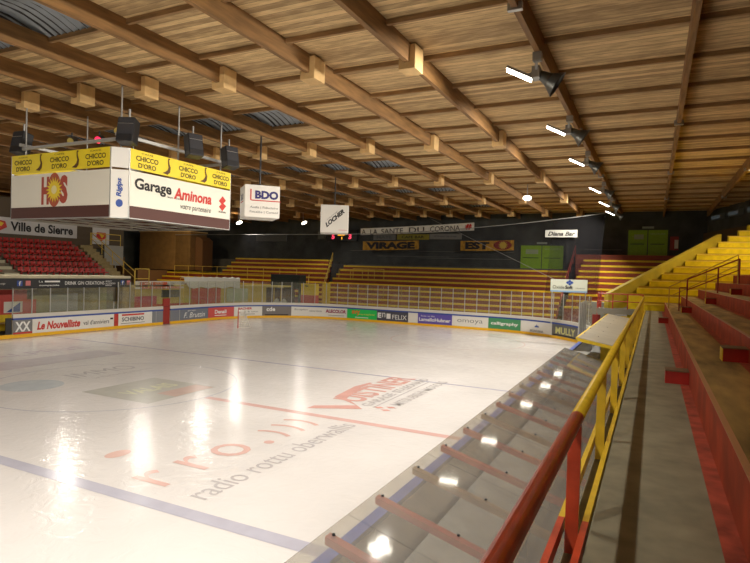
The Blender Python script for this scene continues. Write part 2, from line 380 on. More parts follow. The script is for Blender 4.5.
for i, y in enumerate(ly):
    t = thing('floodlight', names_l.get(i, 'unseen floodlight on the timber beam behind the viewer'), 'lamp', (15.47, y, 10.4), 'floodlights along the roof beam')
    MB().box(15.36, 15.58, y - .3, y - .1, 10.2, 10.42).bar((15.45, y - .2, 10.25), (15.4, y + .05, 9.95), .07, .05).box(15.3, 15.5, y - .05, y + .3, 9.85, 10.15).build('bracket', GREY, t)
    MB().tube((15.3, y + .05, 9.98), (15.2, y + .05, 9.95), .05).build('arm', GREY, t)
    # bell reflector opening towards the stands
    ax = Vector((.75, .15, -.5)); c = Vector((15.42, y + .18, 10.02))
    MB().lathe([(.1, 0), (.12, .1), (.17, .3), (.28, .54), (.36, .62), (.35, .615), (.16, .3), (.0, .26)], c, ax).build('bell_reflector', mat('dull_alu', (.12, .125, .12), .4, .6), t, smooth=True)
    if i != 2:
        a = Vector((.86, .2, -.42)).normalized(); b = Vector((-.2, .97, .05)).normalized(); n = b.cross(a).normalized(); n = n if n.z < 0 else -n; b = a.cross(n)
        c = Vector((14.95, y + .05, 9.98))
        hs = MB().obox(c - n * .05, a * .38, b * .17, n * .035).build('lamp_housing', GREY, t)
        MB().obox(c, a * .36, b * .15, n * .012).build('lamp_panel', LAMPM, hs)
        area('lamp_light', c + n * .04, c + Vector((-.8, .25 if y < -8 else 0, -1)) * 5, .5, E_R * (1.05 if y < -8 else 1), t, sy=.25, spread=PI * .8)
# lamps across the rink
yl = [-15, -8.5, -2, 4, 10.2, 16.6, 23, 31, 38.7]
for i, y in enumerate(yl):
    zl = 9.75 if i != 7 else 9.1; lx = -17.3 if i != 7 else -20.15
    lab = 'round glowing lamp under the roof beside the white cube sign' if i == 7 else 'round glowing lamp above the diagonal script cube sign' if i == 8 else 'round roof lamp hidden behind the hanging scoreboard'
    t = thing('roof_lamp', lab, 'lamp', (lx, y, zl + .7), 'lamps on the far side of the rink')
    ax = Vector((.55, -.12, -.82)).normalized(); c = Vector((lx, y, zl + .25))
    MB().tube((lx, y, zl + .2), (lx - .1, y, 10.98), .035).build('stem', GREY, t)
    MB().lathe([(.0, -.12), (.12, -.1), (.16, 0), (.3, .2), (.34, .26)], c, ax).build('lamp_shade', GREY, t, smooth=True)
    MB().lathe([(.31, .24), (.0, .245)], c, ax).build('lamp_face', LAMPF, t)
    area('lamp_light', c + ax * .3, c + ax * 5, .5, E_L, t, spread=PI * .8)
for (x, y, z) in [(10.4, 24.5, 10.0)]:
    t = thing('roof_lamp', 'small lamp above the stairs between the far stands', 'lamp', (x, y, 10.3)); ax = Vector((.1, -.5, -.8))
    MB().tube((x, y, 10.1), (x, y, 11.1), .03).lathe([(.0, -.1), (.12, -.08), (.3, .12)], (x, y, z), ax).build('lamp_shade', GREY, t)
    MB().lathe([(.28, .1), (.0, .105)], (x, y, z), ax).build('lamp_face', LAMPF, t)

# ------------------------------------------------------------------ boards, adverts and glass
GW = 1.02
def boards(s0, s1, label, mats=None, art=None, glass=(1.4, 3.3), gw=1.0, z_ad=(.2, 1.06), open_=False, fill=None):
    c = ring((s0 + s1) / 2)
    t = thing('rink_board', label, 'rink board', (*c, 0), 'boards around the rink')
    MB().ringbox(s0 + .01, s1 - .01, .01, .12, 0, 1.15).build('board_panel', WHITE if fill is None else fill, t)
    MB().ringbox(s0, s1, -.015, .01, 0, .2).build('kick_plate', KICK, t)
    MB().ringbox(s0, s1, -.03, .14, 1.06, 1.17).build('blue_rail', BLUE, t)
    MB().ringbox(s0, s1, .0, .15, 1.17, 1.4).build('white_ledge', OFFW, t)
    adv = t
    for (a, b, z0, z1, m) in (mats or []):
        adv = MB().ringbox(s0 + (s1 - s0) * a + .01, s0 + (s1 - s0) * b - .01, -.006, .01, z0, z1).build('advert', m, t)
    for k, (body, m, f, z, w, h, kw) in enumerate(art or []):
        if body is None: MB().ringbox(s0 + (s1 - s0) * (f - w / 2), s0 + (s1 - s0) * (f + w / 2), -.01, -.006, z - h / 2, z + h / 2).build('mark', m, adv)
        else: MB().ringtext(body, s0 + (s1 - s0) * f, z, (s1 - s0) * w, h, -.014, **kw).build('lettering', m, adv)
    if glass:
        n = max(1, int(round((s1 - s0) / gw)))
        for i in range(n):
            a = s0 + (s1 - s0) * i / n; b = s0 + (s1 - s0) * (i + 1) / n
            MB().ringbox(a + .035, b - .035, .065, .08, glass[0], glass[1]).build('glass_pane', GLASS, t)
            MB().ringbox(a - .025, a + .025, .05, .1, glass[0] - .02, glass[1] + .03).build('glass_post', ALU, t)
    return t
K = {}
A_, B_ = .2, 1.06
full = lambda m: [(0, 1, .2, 1.06, m)]
gl_low = (1.4, 2.9)
mb_ = dict(bold=.03)
boards(35.35, 36.5, 'grey rink board with big white crossed letters beside the opening', full(ad('g1', (.2, .2, .2))), [('XX', WINK, .5, .65, .8, .6, mb_), (None, RINK_, .5, .27, 1, .1, {})], gl_low, 1.15)
boards(36.5, 42.3, 'white rink board with red and black newspaper advert', full(WHITE), [('Le Nouvelliste', RINK_, .30, .62, .5, .5, dict(bold=.04, shear=.25)), ("val d'anniviers", BLK2, .76, .6, .34, .3, dict(bold=.0)), (None, BLK2, .965, .75, .04, .12, {})], gl_low, 1.17)
o = boards(42.3, 42.65, 'narrow red gate post board between two white adverts', full(RED), None, (1.4, 1.9), .4, fill=RED)
boards(42.65, 45.65, 'white rink board with SCHIBINO style advert under a red line', full(WHITE), [('SCHIBINO', GINK, .42, .62, .65, .3, mb_), (None, RINK_, .42, .93, .65, .12, {}), (None, GINK, .42, .33, .7, .04, {})], (1.4, 3.25), 1.)
K['label'] = 1
boards(45.65, 46.7, 'plain grey rink board next to the open red gate', full(ad('g2', (.22, .23, .25))), [(None, ALU, .35, .63, .04, .86, {})], (1.4, 3.25))
t = thing('rink_gate', 'red gate standing in the boards, taller than its neighbours', 'gate', (*ring(47.05), 0))
MB().ringbox(46.72, 47.38, .02, .1, .02, 2.0).build('gate_leaf', mat('gate_red', (.3, .02, .012), .5), t)
MB().ringbox(46.72, 47.38, .0, .02, 1.35, 1.42).build('gate_rail', mat('dark_red', (.2, .01, .01), .5), t)
boards(47.4, 48.45, 'plain grey rink board on the far side of the red gate', full(ad('g3', (.19, .2, .23))), [(None, ALU, .95, .63, .05, .86, {})], (1.4, 3.3))
boards(48.45, 51.6, 'slate grey rink board with white handwritten script advert', full(ad('g4', (.17, .19, .23))), [('F. Bruttin', WINK, .5, .58, .75, .42, dict(shear=.3)), ('garage', WINK, .4, .92, .3, .1, {})], (1.4, 3.3))
boards(51.6, 54.5, 'pinkish red rink board with white company advert', full(ad('r1', (.62, .09, .08))), [('Denali', WINK, .5, .68, .45, .34, mb_), (None, WINK, .5, .36, .45, .06, {})], (1.4, 3.3))
boards(54.5, 57.25, 'white rink board with small red heading behind the goal', full(WHITE), [('BACHER', RINK_, .4, .87, .5, .2, mb_), ('sport & bike', GINK, .5, .56, .7, .16, {}), (None, GINK, .5, .36, .5, .05, {})], (1.4, 3.3))
boards(57.25, 59.95, 'dark taupe rink board with small white looped logo', full(ad('t1', (.19, .17, .16))), [('cde', WINK, .3, .8, .3, .4, mb_), (None, BLK2, .5, .27, .8, .1, {})], (1.4, 3.3))
boards(59.95, 65.35, 'long white rink board ending in a dark red colour firm advert', full(WHITE), [('ALECOLOR', mat('wine', (.3, .02, .08), .5), .79, .74, .38, .32, dict(bold=.05)), ('Ecoplan', GINK, .17, .78, .22, .2, {}), ('maitrise federale', GINK, .42, .7, .22, .18, {}), (None, GINK, .8, .36, .3, .04, {})], (1.4, 3.3))
boards(65.35, 68.4, 'bright green rink board with red and yellow advert', full(ad('gr1', (.02, .58, .11))), [('avy', mat('orange_ink', (.75, .18, .02), .5), .3, .72, .28, .46, mb_), ('paysagiste', mat('lime', (.7, .75, .1), .5), .66, .62, .55, .2, {}), (None, WINK, .5, .33, .45, .06, {})], (1.4, 3.3))
boards(68.4, 71.45, 'charcoal rink board with white square logo and FELIX lettering', full(ad('c1', (.075, .075, .10))), [('E', WINK, .09, .66, .12, .46, dict(bold=.05)), ('n', WINK, .23, .7, .1, .4, {}), (None, WINK, .38, .62, .13, .46, {}), ('FELIX', WINK, .73, .58, .45, .4, {})], (1.4, 3.3))
boards(71.45, 72.35, 'short blank white rink board beside the purple advert', full(WHITE), None, (1.4, 3.3))
boards(72.35, 75.45, 'purple rink board with white joinery advert lettering', full(ad('p1', (.12, .09, .42))), [('LamelloHubner', WINK, .5, .56, .92, .3, dict(bold=.03)), ('bois et fils', WINK, .3, .86, .4, .12, {})], (1.4, 3.3))
boards(75.45, 78.55, 'white rink board with thin grey omoya lettering', full(WHITE), [('omoya', GINK, .5, .6, .7, .36, dict(bold=-.01))], (1.4, 3.3))
boards(78.55, 81.3, 'mid green rink board with white calligraphy lettering', full(ad('gr2', (.07, .30, .13))), [('calligraphy', WINK, .5, .62, .84, .32, mb_)], (1.4, 3.3))
mb = None
t = boards(81.3, 84.25, 'white rink board with small triangular mountain logo', full(WHITE), [('MONTANA', GINK, .5, .36, .42, .12, mb_), (None, GINK, .5, .27, .44, .03, {})], (1.4, 3.3))
mb = MB(); 
for k in (-1, 0, 1):
    p = [(*ring(82.77 + .12 * k - .1, -.014), .62), (*ring(82.77 + .12 * k + .1, -.014), .62), (*ring(82.77 + .12 * k, -.014), .78 + (.1 if k == 0 else 0))]; mb.add(p, [(0, 1, 2)])
mb.build('mountain_logo', BINK, t)
boards(84.25, 87.45, 'dark grey rink board with pale yellow MULLY lettering', full(ad('dg', (.13, .13, .12))), [('MULLY', mat('pale_yellow', (.6, .58, .22), .5), .5, .62, .75, .5, dict(bold=.03)), (None, BLK2, .5, .28, .9, .08, {})], (1.4, 3.3))
boards(87.45, 90.2, 'white rink board with small blue shield at the bench end', full(WHITE), [('S', BINK, .42, .5, .12, .3, mb_), (None, BINK, .42, .85, .2, .06, {})], (1.4, 3.3))
for k in range(7):
    a = 90.2 + k * 6.4
    c_ = ring(a + 3.2); t = thing('rink_board', 'white bench board with blue cap seen through the clear canopy, %s after the corner' % ORD[k], 'rink board', (*c_, 0), 'boards around the rink')
    MB().ringbox(a + .01, a + 6.39, .01, .12, 0, 1.15).build('board_panel', WHITE, t); MB().ringbox(a, a + 6.4, -.015, .01, 0, .2).build('kick_plate', KICK, t); MB().ringbox(a, a + 6.4, -.03, .15, 1.12, 1.2).build('blue_rail', BLUE, t)
# board and opening left of the XX board
boards(23.4, 32.2, 'white rink board partly outside the photo before the bench opening', full(WHITE), None, gl_low)
t = thing('bench_door', 'low yellow sill and dark opening of the team bench door', 'door', (*ring(33.8), 0))
MB().ringbox(32.2, 35.35, -.015, .08, 0, .22).build('sill', KICK, t)
MB().ringbox(34.95, 35.3, .05, .1, .22, 1.2).build('door_edge', BLACK, t)

# ------------------------------------------------------------------ goal
gx, gy = -9.5, 18.5
d1 = Vector((-.64, .77, 0)); d2 = Vector((.77, .64, 0)); P0 = Vector((gx, gy, 0))
t = thing('ice_hockey_goal', 'small ice hockey goal with red post and pale net', 'goal', (gx, gy, 0))
a, b = P0, P0 + d1 * 1.83; up = Vector((0, 0, 1.22))
MB().path([a, a + up, b + up, b], .035).build('goal_frame', mat('goal_red', (.5, .03, .03), .35), t)
MB().path([a, a + d2 * .9 + d1 * .3, b + d2 * .9 - d1 * .3, b], .035, 6).path([a + up, a + up + d2 * .45 + d1 * .2, b + up + d2 * .45 - d1 * .2, b + up], .03, 6).path([a + up + d2 * .45 + d1 * .9, a + d2 * .9 + d1 * .9], .03, 6).build('back_frame', OFFW, t)
mb = MB()
def seg(p, q): mb.tube(p, q, .02, 3, caps=False)
A0, A1 = a + d2 * .9 + d1 * .3, a + up + d2 * .45 + d1 * .2; B0, B1 = b + d2 * .9 - d1 * .3, b + up + d2 * .45 - d1 * .2
def grid(p00, p10, p01, p11, n, m):
    for i in range(n + 1): seg(p00.lerp(p10, i / n), p01.lerp(p11, i / n))
    for j in range(m + 1): seg(p00.lerp(p01, j / m), p10.lerp(p11, j / m))
grid(A0, B0, A1, B1, 12, 9); grid(a, A0, a + up, A1, 7, 9); grid(b, B0, b + up, B1, 7, 9); grid(a + up, b + up, A1, B1, 12, 4)
mb.build('net', OFFW, t)

# ------------------------------------------------------------------ hanging scoreboard
ZT, ZB, ZM1, ZM2 = 8.42, 6.12, 7.72, 6.52
X0, X1, Y0, Y1, CH = -3.08, 2.64, -2.22, 3.2, .40
t = thing('hanging_scoreboard', 'big hanging scoreboard cube with yellow and white advert banners', 'scoreboard', ((X0 + X1) / 2, (Y0 + Y1) / 2, ZB))
c2 = .05; oct_ = [(X0 + c2, Y0), (X1 - CH, Y0), (X1, Y0 + CH), (X1, Y1 - c2), (X1 - c2, Y1), (X0 + c2, Y1), (X0, Y1 - c2), (X0, Y0 + c2)]
mb = MB()
for z in (ZB, ZT - .04):
    for i in range(8):
        p, q = oct_[i], oct_[(i + 1) % 8]; mb.bar((*p, z), (*q, z), .06, .06)
for i in range(8): mb.bar((*oct_[i], ZB), (*oct_[i], ZT), .05, .05)
for k in range(5):
    x = X0 + .5 + k * 1.16; mb.bar((x, Y0 + .05, ZB), (x, Y1 - .05, ZB), .05, .05)
for k in range(4):
    y = Y0 + .6 + k * 1.3; mb.bar((X0 + .05, y, ZB + .06), (X1 - .05, y, ZB + .06), .05, .05)
mb.build('frame', STEEL, t)
def face(z0, z1, m, name, pick):
    for i in pick:
        p, q = Vector(oct_[i]), Vector(oct_[(i + 1) % 8]); dd = (q - p).normalized(); n = Vector((dd.y, -dd.x))
        w = (q - p).length; c = (p + q) / 2 + n * .02
        MB().obox((c.x, c.y, (z0 + z1) / 2), (dd.x * (w / 2 - .015), dd.y * (w / 2 - .015), 0), (n.x * .015, n.y * .015, 0), (0, 0, (z1 - z0) / 2)).build(name, m, t)
long_, diag = (0, 2, 4, 6), (1, 3, 5, 7)
CREAMB = mat('cream_banner', (.80, .77, .66), .55)
face(ZM1 + .04, ZT, YINK, 'yellow_banner', long_); face(ZM2, ZM1 - .03, CREAMB, 'white_banner', long_); face(ZB, ZM2 - .01, MAROON, 'maroon_panel', long_)
face(ZM1 + .04, ZT, WHITE, 'corner_banner', diag); face(ZB, ZM1 - .03, WHITE, 'corner_banner', diag)
def chicco(c, R, W):
    c = Vector(c); R = Vector(R); U = Vector((0, 0, 1)); mb = MB()
    for k, fx in enumerate((-.36, .02, .37)):
        o = c + R * (fx * W)
        mb.text('CHICCO', o + U * .06, R, U, W * .19, .17, .02).text("D'ORO", o - U * .17, R, U, W * .15, .17, .02).text('CAFFE', o + U * .24, R, U, W * .1, .05)
    mb.build('coffee_lettering', mat('brown_ink', (.05, .03, .01), .6), t)
    mb = MB()
    for fx in (-.18, .19):
        mb = MB(); o = c + R * (fx * W)
        prof = [(-.26, -.27), (.0, -.30), (.12, -.2), (.15, -.02), (.08, .12), (.06, .25), (.12, .29), (.05, .33), (-.0, .27), (.01, .1), (.05, -.02), (.0, -.12), (-.1, -.2)]
        n = R.cross(U); mb.poly([o + R * (x * .9) + U * (y * .95) for x, y in prof], n * .004)
        mb.build('swan_emblem', mat('brown_ink2', (.11, .05, .01), .6), t)
off = .045
zc = (ZM1 + .04 + ZT) / 2
chicco(((X0 + X1 - CH) / 2, Y0 - off, zc), (1, 0, 0), X1 - X0 - CH)
chicco((X1 + off, (Y0 + Y1 + CH) / 2, zc), (0, 1, 0), Y1 - Y0 - CH)
# club emblem
ex, ez = -.55, 7.1
MB().text('H', (ex - .5, Y0 - off, ez - .02), (1, 0, 0), (0, 0, 1), .42, .98, .06).text('S', (ex + .5, Y0 - off, ez), (1, 0, 0), (0, 0, 1), .42, .98, .06).build('club_lettering', mat('club_red', (.42, .07, .04), .6), t)
mb = MB(); mb.add([(ex + .36 * math.cos(a_ * PI / 12), Y0 - off - .004, ez + .6 * math.sin(a_ * PI / 12)) for a_ in range(24)], [tuple(range(24))]); mb.build('club_disc', mat('club_red2', (.42, .09, .04), .6), t)
mb = MB(); rr = []
for k in range(36): r_ = .46 if k % 2 == 0 else .27; rr.append((ex + r_ * math.cos(k * PI / 18), Y0 - off - .008, ez + r_ * math.sin(k * PI / 18)))
mb.add(rr, [tuple(range(36))]); mb.build('club_sun', mat('sun_yellow', (.8, .6, .03), .6), t)
MB().add([(ex + .15 * math.cos(k * PI / 8), Y0 - off - .012, ez + .15 * math.sin(k * PI / 8)) for k in range(16)], [tuple(range(16))]).build('sun_core', mat('sun_core', (.85, .75, .35), .6), t)
# garage banner, facing the stands
fx = X1 + off; cy = (Y0 + Y1) / 2; Wd = Y1 - Y0 - 2 * CH; Ry, Uz = (0, 1, 0), (0, 0, 1)
MB().text('Garage', (fx, Y0 + CH + 1.0, 7.24), Ry, Uz, 1.62, .5, .03).text('votre partenaire', (fx, Y0 + CH + 3.05, 6.73), Ry, Uz, 1.6, .26, 0, .2).text('SUZUKI', (fx, Y0 + CH + 4.5, 6.78), Ry, Uz, .42, .07, .02).text('Sion - Sierre', (fx, Y0 + CH + 2.0, 7.02), Ry, Uz, .75, .08).build('dark_lettering', BLK2, t)
MB().text('Aminona', (fx, Y0 + CH + 2.9, 7.2), Ry, Uz, 1.95, .42, .035, .12).build('red_lettering', RINK_, t)
o_ = Vector((fx, Y0 + CH + 4.5, 7.12))
MB().poly([o_ + Vector((0, a_, b_)) for a_, b_ in ((0, .3), (.2, .14), (.05, .02), (.22, -.08), (0, -.3), (-.2, -.14), (-.05, -.02), (-.22, .08))], (.004, 0, 0)).build('red_emblem', RINK_, t)
# corner strip lettering, running upwards
cc = Vector((X1 - CH / 2, Y0 + CH / 2, 7.0)) + Vector((1, -1, 0)).normalized() * .05; Rd = Vector((1, 1, 0)).normalized()
MB().text('Rigips', cc + Vector((0, 0, .1)), (0, 0, 1), -Rd, .62, .2, .04, .2).add([cc + Vector((0, 0, -.42)) + Rd * (.11 * math.cos(k * PI / 8)) + Vector((0, 0, .13 * math.sin(k * PI / 8))) for k in range(16)], [tuple(range(16))]).build('blue_lettering', BINK, t)
# truss and rods above
mb = MB()
for y in (Y0 + .3, Y1 - .3): mb.bar((X0 + .1, y, 8.75), (X1 - .1, y, 8.75), .1, .1)
for x in (X0 + .3, X1 - .3): mb.bar((x, Y0 + .1, 8.86), (x, Y1 - .1, 8.86), .1, .1)
mb.build('truss', ALU, t)
for x in (X0 + .35, X1 - .3):
    for y in (Y0 + .3, .6, Y1 - .3): MB().tube((x, y, ZT - .1), (x, y, 10.6), .03).build('hanging_rod', STEEL, t)
def speaker(c, yaw, lab):
    c = Vector(c); t2 = thing('loudspeaker', lab, 'loudspeaker', c, 'loudspeakers above the scoreboard')
    R = Matrix.Rotation(yaw, 3, 'Z') @ Matrix.Rotation(-.22, 3, 'X')
    X, Y, Zv = R @ Vector((.28, 0, 0)), R @ Vector((0, .22, 0)), R @ Vector((0, 0, .42))
    MB().obox(c, X, Y, Zv).build('cabinet', BLACK, t2, bevel=.03)
    MB().obox(c - Y * 1.02, X * .9, Y * .03, Zv * .42).obox(c - Y * 1.02 + Zv * .7, X * .9, Y * .03, Zv * .2).build('grille', mat('grille', (.03, .03, .035), .7), t2)
    MB().bar(c + Zv, c + Zv + Vector((0, 0, .35)), .05, .05).obox(c - Y * 1.05 + Zv * .44, X * .9, Y * .02, Zv * .02).build('mount', STEEL, t2)
speaker((2.75, -2.0, 8.92), .45, 'black loudspeaker above the white corner strip of the scoreboard')
speaker((2.95, .75, 9.0), 1.2, 'tilted black loudspeaker above the middle of the garage banner')
speaker((2.95, 2.75, 8.95), 1.25, 'black loudspeaker at the far end of the garage banner')
speaker((-3.2, -1.8, 9.0), .1, 'black loudspeaker at the outer end of the club emblem side')
def spot(c, lab, m):
    t2 = thing('stage_light', lab, 'stage light', c, 'stage lights above the scoreboard'); c = Vector(c); ax = Vector((.5, -.9, -.35)).normalized()
    MB().tube(c - ax * .2, c + ax * .12, .13, 14).build('can', BLACK, t2)
    MB().lathe([(.12, .121), (0, .124)], c, ax, 14).build('lens', m, t2)
    MB().bar(c, c + Vector((0, 0, .3)), .04, .04).build('yoke', BLACK, t2)
spot((-.6, -1.6, 8.95), 'small stage light with pale yellow lens on the scoreboard truss', mat('amber_lens', (.5, .4, .1), .3))
spot((.6, -1.4, 8.95), 'small stage light glowing red on the scoreboard truss', mat('red_lens', (.8, .02, .05), .3, emit=(1, .02, .08), estr=2))
spot((1.7, -1.5, 9.15), 'small stage light with yellow lens beside the corner loudspeaker', mat('amber_lens2', (.6, .45, .1), .3))

# ------------------------------------------------------------------ hanging cube signs
def cube_sign(c, w, h, lab, arts, yaw):
    t = thing('cube_sign', lab, 'hanging sign', (c[0], c[1], c[2] - h / 2), 'cube signs hanging from the roof')
    R = Matrix.Rotation(yaw, 3, 'Z'); X, Y = R @ Vector((w / 2, 0, 0)), R @ Vector((0, w / 2, 0)); c = Vector(c)
    MB().obox(c, X, Y, (0, 0, h / 2)).build('box', mat('sign_white', (.74, .72, .66), .5), t, bevel=.02)
    MB().tube(c + Vector((0, 0, h / 2)), (c.x, c.y, 10.44), .04).lathe([(.0, .0), (.2, .02), (.2, .1), (0, .12)], c + Vector((0, 0, h / 2)), (0, 0, 1)).build('hanger', BLACK, t)
    for (side, body, u, v, ww, hh, m, kw) in arts:
        if side == 'R': n = X.normalized(); r = Y.normalized()
        else: n = -Y.normalized(); r = X.normalized()
        o = c + n * (w / 2 + .012) + r * (u * w) + Vector((0, 0, v * h))
        if body is None: MB().obox(o, r * (ww * w / 2), n * .004, (0, 0, hh * h / 2)).build('mark', m, t)
        else:
            rot = kw.pop('rot', 0); rr_ = r * math.cos(rot) + Vector((0, 0, 1)) * math.sin(rot); uu = -r * math.sin(rot) + Vector((0, 0, 1)) * math.cos(rot)
            MB().text(body, o, rr_, uu, ww * w, hh * h, **kw).build('lettering', m, t)
CUBES = True
cube_sign((2.5, 5.3, 7.46), 1.52, 1.4, 'white cube sign with BDO lettering over a red corner line', [
    ('R', 'BDO', .12, .2, .66, .26, NINK, dict(bold=.05)), ('R', None, -.33, .19, .035, .34, RINK_, {}), ('R', None, .1, .02, .84, .03, RINK_, {}),
    ('R', 'Audit | Fiduciaire', .05, -.2, .8, .09, GINK, {}), ('R', 'Fiscalite | Conseil', .05, -.34, .8, .09, GINK, {}),
    ('F', 'BDO', 0, .15, .5, .2, NINK, dict(bold=.03)), ('F', None, 0, .0, .5, .03, RINK_, {})], math.radians(-43))
cube_sign((.1, 16.0, 7.75), 1.74, 1.72, 'white cube sign with black diagonal script lettering', [
    ('F', 'LOCHER', 0, .02, .85, .16, BLK2, dict(bold=.05, shear=.4, rot=.72)), ('F', 'racing', -.08, .12, .5, .05, GINK, dict(shear=.4, rot=.72)), ('F', None, .3, -.4, .3, .01, RINK_, {}),
    ('R', 'LOCHER', 0, .02, .85, .16, BLK2, dict(bold=.05, shear=.4, rot=.72))], math.radians(31))

# ------------------------------------------------------------------ far stands
def stand(x0, x1, ky, zf, nrows, name_words, rail_left=True, xs=None):
    """rows along x facing the ice; ky(k) front of row k, zf(k) top of its bench"""
    mb = MB()
    for k in range(nrows):
        a = x0 if xs is None else xs(k)[0]; b = x1 if xs is None else xs(k)[1]
        mb.box(a, b, ky(k), ky(k + 1), 0, zf(k) - .17)
    st = struct(mb, 'terrace', REDD)
    for k in range(nrows):
        a = x0 if xs is None else xs(k)[0]; b = x1 if xs is None else xs(k)[1]
        w = 'front' if k == 0 else 'top' if k == nrows - 1 else ORD[k]
        o = MB().box(a + .02, b - .02, ky(k) - .02, ky(k) + .38, zf(k) - .17, zf(k)).build('bench_board', YEL, bevel=.01)
        tag(o, 'yellow bench board, %s row up %s' % (w, name_words), 'bench', 'yellow benches ' + name_words)
    return st
cy_ = lambda k: 34.9 + .8 * k
stand(-13.2, 11.0, cy_, lambda k: 1.35 + .475 * k, 9, 'in the middle far stand', xs=lambda k: (-13.4 + .0 * k, 11.0))
stand(-37, -15.6, lambda k: 35.4 + .8 * k, lambda k: 1.75 + .5 * k, 9, 'in the far stand beyond the goal', xs=lambda k: (-38 if k < 5 else -29.5, -12.6 - .38 * k))
stand(12.4, 25.5, cy_, lambda k: 2.1 + .52 * k, 9, 'in the far stand under the right-hand doors', xs=lambda k: (11.6 + .1 * k, 26.5))
struct(MB().box(-13.4, 11.0, 42.1, WY1, 0, 5.3), 'terrace_walkway', DCONC)
struct(MB().box(-38, -15.7, 42.6, WY1, 0, 5.6), 'terrace_walkway', DCONC)
struct(MB().box(11.6, 26.5, 42.1, WY1, 0, 6.75).box(11.7, 26.5, 41.95, 42.1, 0, 6.75), 'terrace_walkway', REDD)
# stairs between
def steps(x0, x1, y0, y1, z0, z1, n, m, name='stair_flight'):
    mb = MB(); 
    for k in range(n): mb.box(x0, x1, y0 + (y1 - y0) * k / n, y1, z0 + (z1 - z0) * k / n, z0 + (z1 - z0) * (k + 1) / n)
    return struct(mb, name, m)
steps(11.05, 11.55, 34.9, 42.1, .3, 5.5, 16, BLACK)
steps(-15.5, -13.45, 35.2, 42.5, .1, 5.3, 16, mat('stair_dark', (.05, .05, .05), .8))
# guard rails in front of stand groups
def guard(pts, z, h, m, lab, r=.03, post=1.5, mid=True, cat='railing', name='guard_rail', grp=None):
    """pts polyline of (x, y, z): rails at h with posts"""
    t = thing(name, lab, cat, pts[0], grp); P = [Vector(p) for p in pts]; up = Vector((0, 0, h))
    MB().path([p + up for p in P], r).build('top_rail', m, t)
    if mid: MB().path([p + up * .5 for p in P], r * .8).build('mid_rail', m, t)
    for a, b in zip(P, P[1:]):
        n = max(1, int(round((b - a).length / post)))
        for i in range(n + (b is P[-1])): q = a.lerp(b, i / n); MB().tube(q, q + up, r).build('post', m, t)
    return t
YR = mat('yellow_rail', (.72, .5, .07), .45)
guard([(-13, 39.6, 3.7), (-8.6, 39.6, 3.7)], 0, 1.0, YR, 'short yellow railing among the upper rows of the middle far stand', grp=None, mid=False)
guard([(-10.9, 39.0, 5.0 - 1.4), (-7.2, 39.0, 3.6)], 0, 1.2, YR, 'second yellow railing section on the middle far stand benches', mid=False)
guard([(-9.9, 36.4, 1.9), (-2, 36.4, 1.9)], 0, 1.25, mat('dull_rail', (.45, .3, .08), .5), 'long low yellow railing crossing the middle far stand', mid=False, post=2.)
guard([(-12.3, 35.0, 1.6), (-15.4, 42.2, 5.6)], 0, 1.0, YR, 'sloping yellow handrail on the stairs beside the dark passage')
guard([(-13.8, 34.6, 1.8), (-15.0, 36.6, 2.9)], 0, 1.1, YR, 'short sloping yellow handrail at the foot of the dark passage')
guard([(-34.6, 36.6, 3.2), (-16.6, 36.6, 3.2)], 0, 1.35, YR, 'long yellow railing across the far stand beyond the goal', post=2.2)
guard([(-30.6, 33.6, 1.6), (-25.2, 33.6, 1.6)], 0, 1.5, YR, 'low yellow railing above the red lettered sign', post=2)
guard([(11.35, 35, 2.0), (11.6, 42, 6.6)], 0, 1.0, mat('brown_rail', (.25, .03, .02), .5), 'dark red handrail on the steps between the far stands')

# dark entrance box and striped cabinet at the foot of the passage
t = thing('entrance_hood', 'dark rectangular hood over the passage beneath the far stand', 'entrance', (-15.8, 34.3, 2.2))
MB().box(-17.8, -14.2, 33.6, 34.8, 2.5, 3.95).build('hood', mat('dark_green_grey', (.03, .04, .035), .6), t)
MB().box(-17.8, -17.6, 33.7, 34.7, 0, 2.5).box(-14.4, -14.2, 33.7, 34.7, 0, 2.5).build('pillar', mat('dark_green_grey', (.03, .04, .035), .6), t)
t = thing('striped_cabinet', 'yellow over red cabinet standing behind the glass by the passage', 'cabinet', (-12.4, 32.8, 0))
MB().box(-13.25, -11.65, 32.5, 33.3, 0, 2.0).build('lower_body', mat('cab_red', (.55, .06, .05), .5), t)
MB().box(-13.25, -11.65, 32.5, 33.3, 2.0, 3.12).build('upper_body', YEL, t)
MB().box(-12.8, -12.4, 32.48, 32.5, 2.85, 2.95).build('plate', BLACK, t)
t = thing('yellow_partition', 'plain yellow partition panel next to the striped cabinet', 'partition', (-10.9, 33.6, 0))
MB().box(-11.3, -10.5, 33.5, 33.6, 0, 3.3).build('panel', YEL, t); MB().box(-11.35, -11.25, 33.45, 33.62, 0, 3.35).build('post', YR, t)

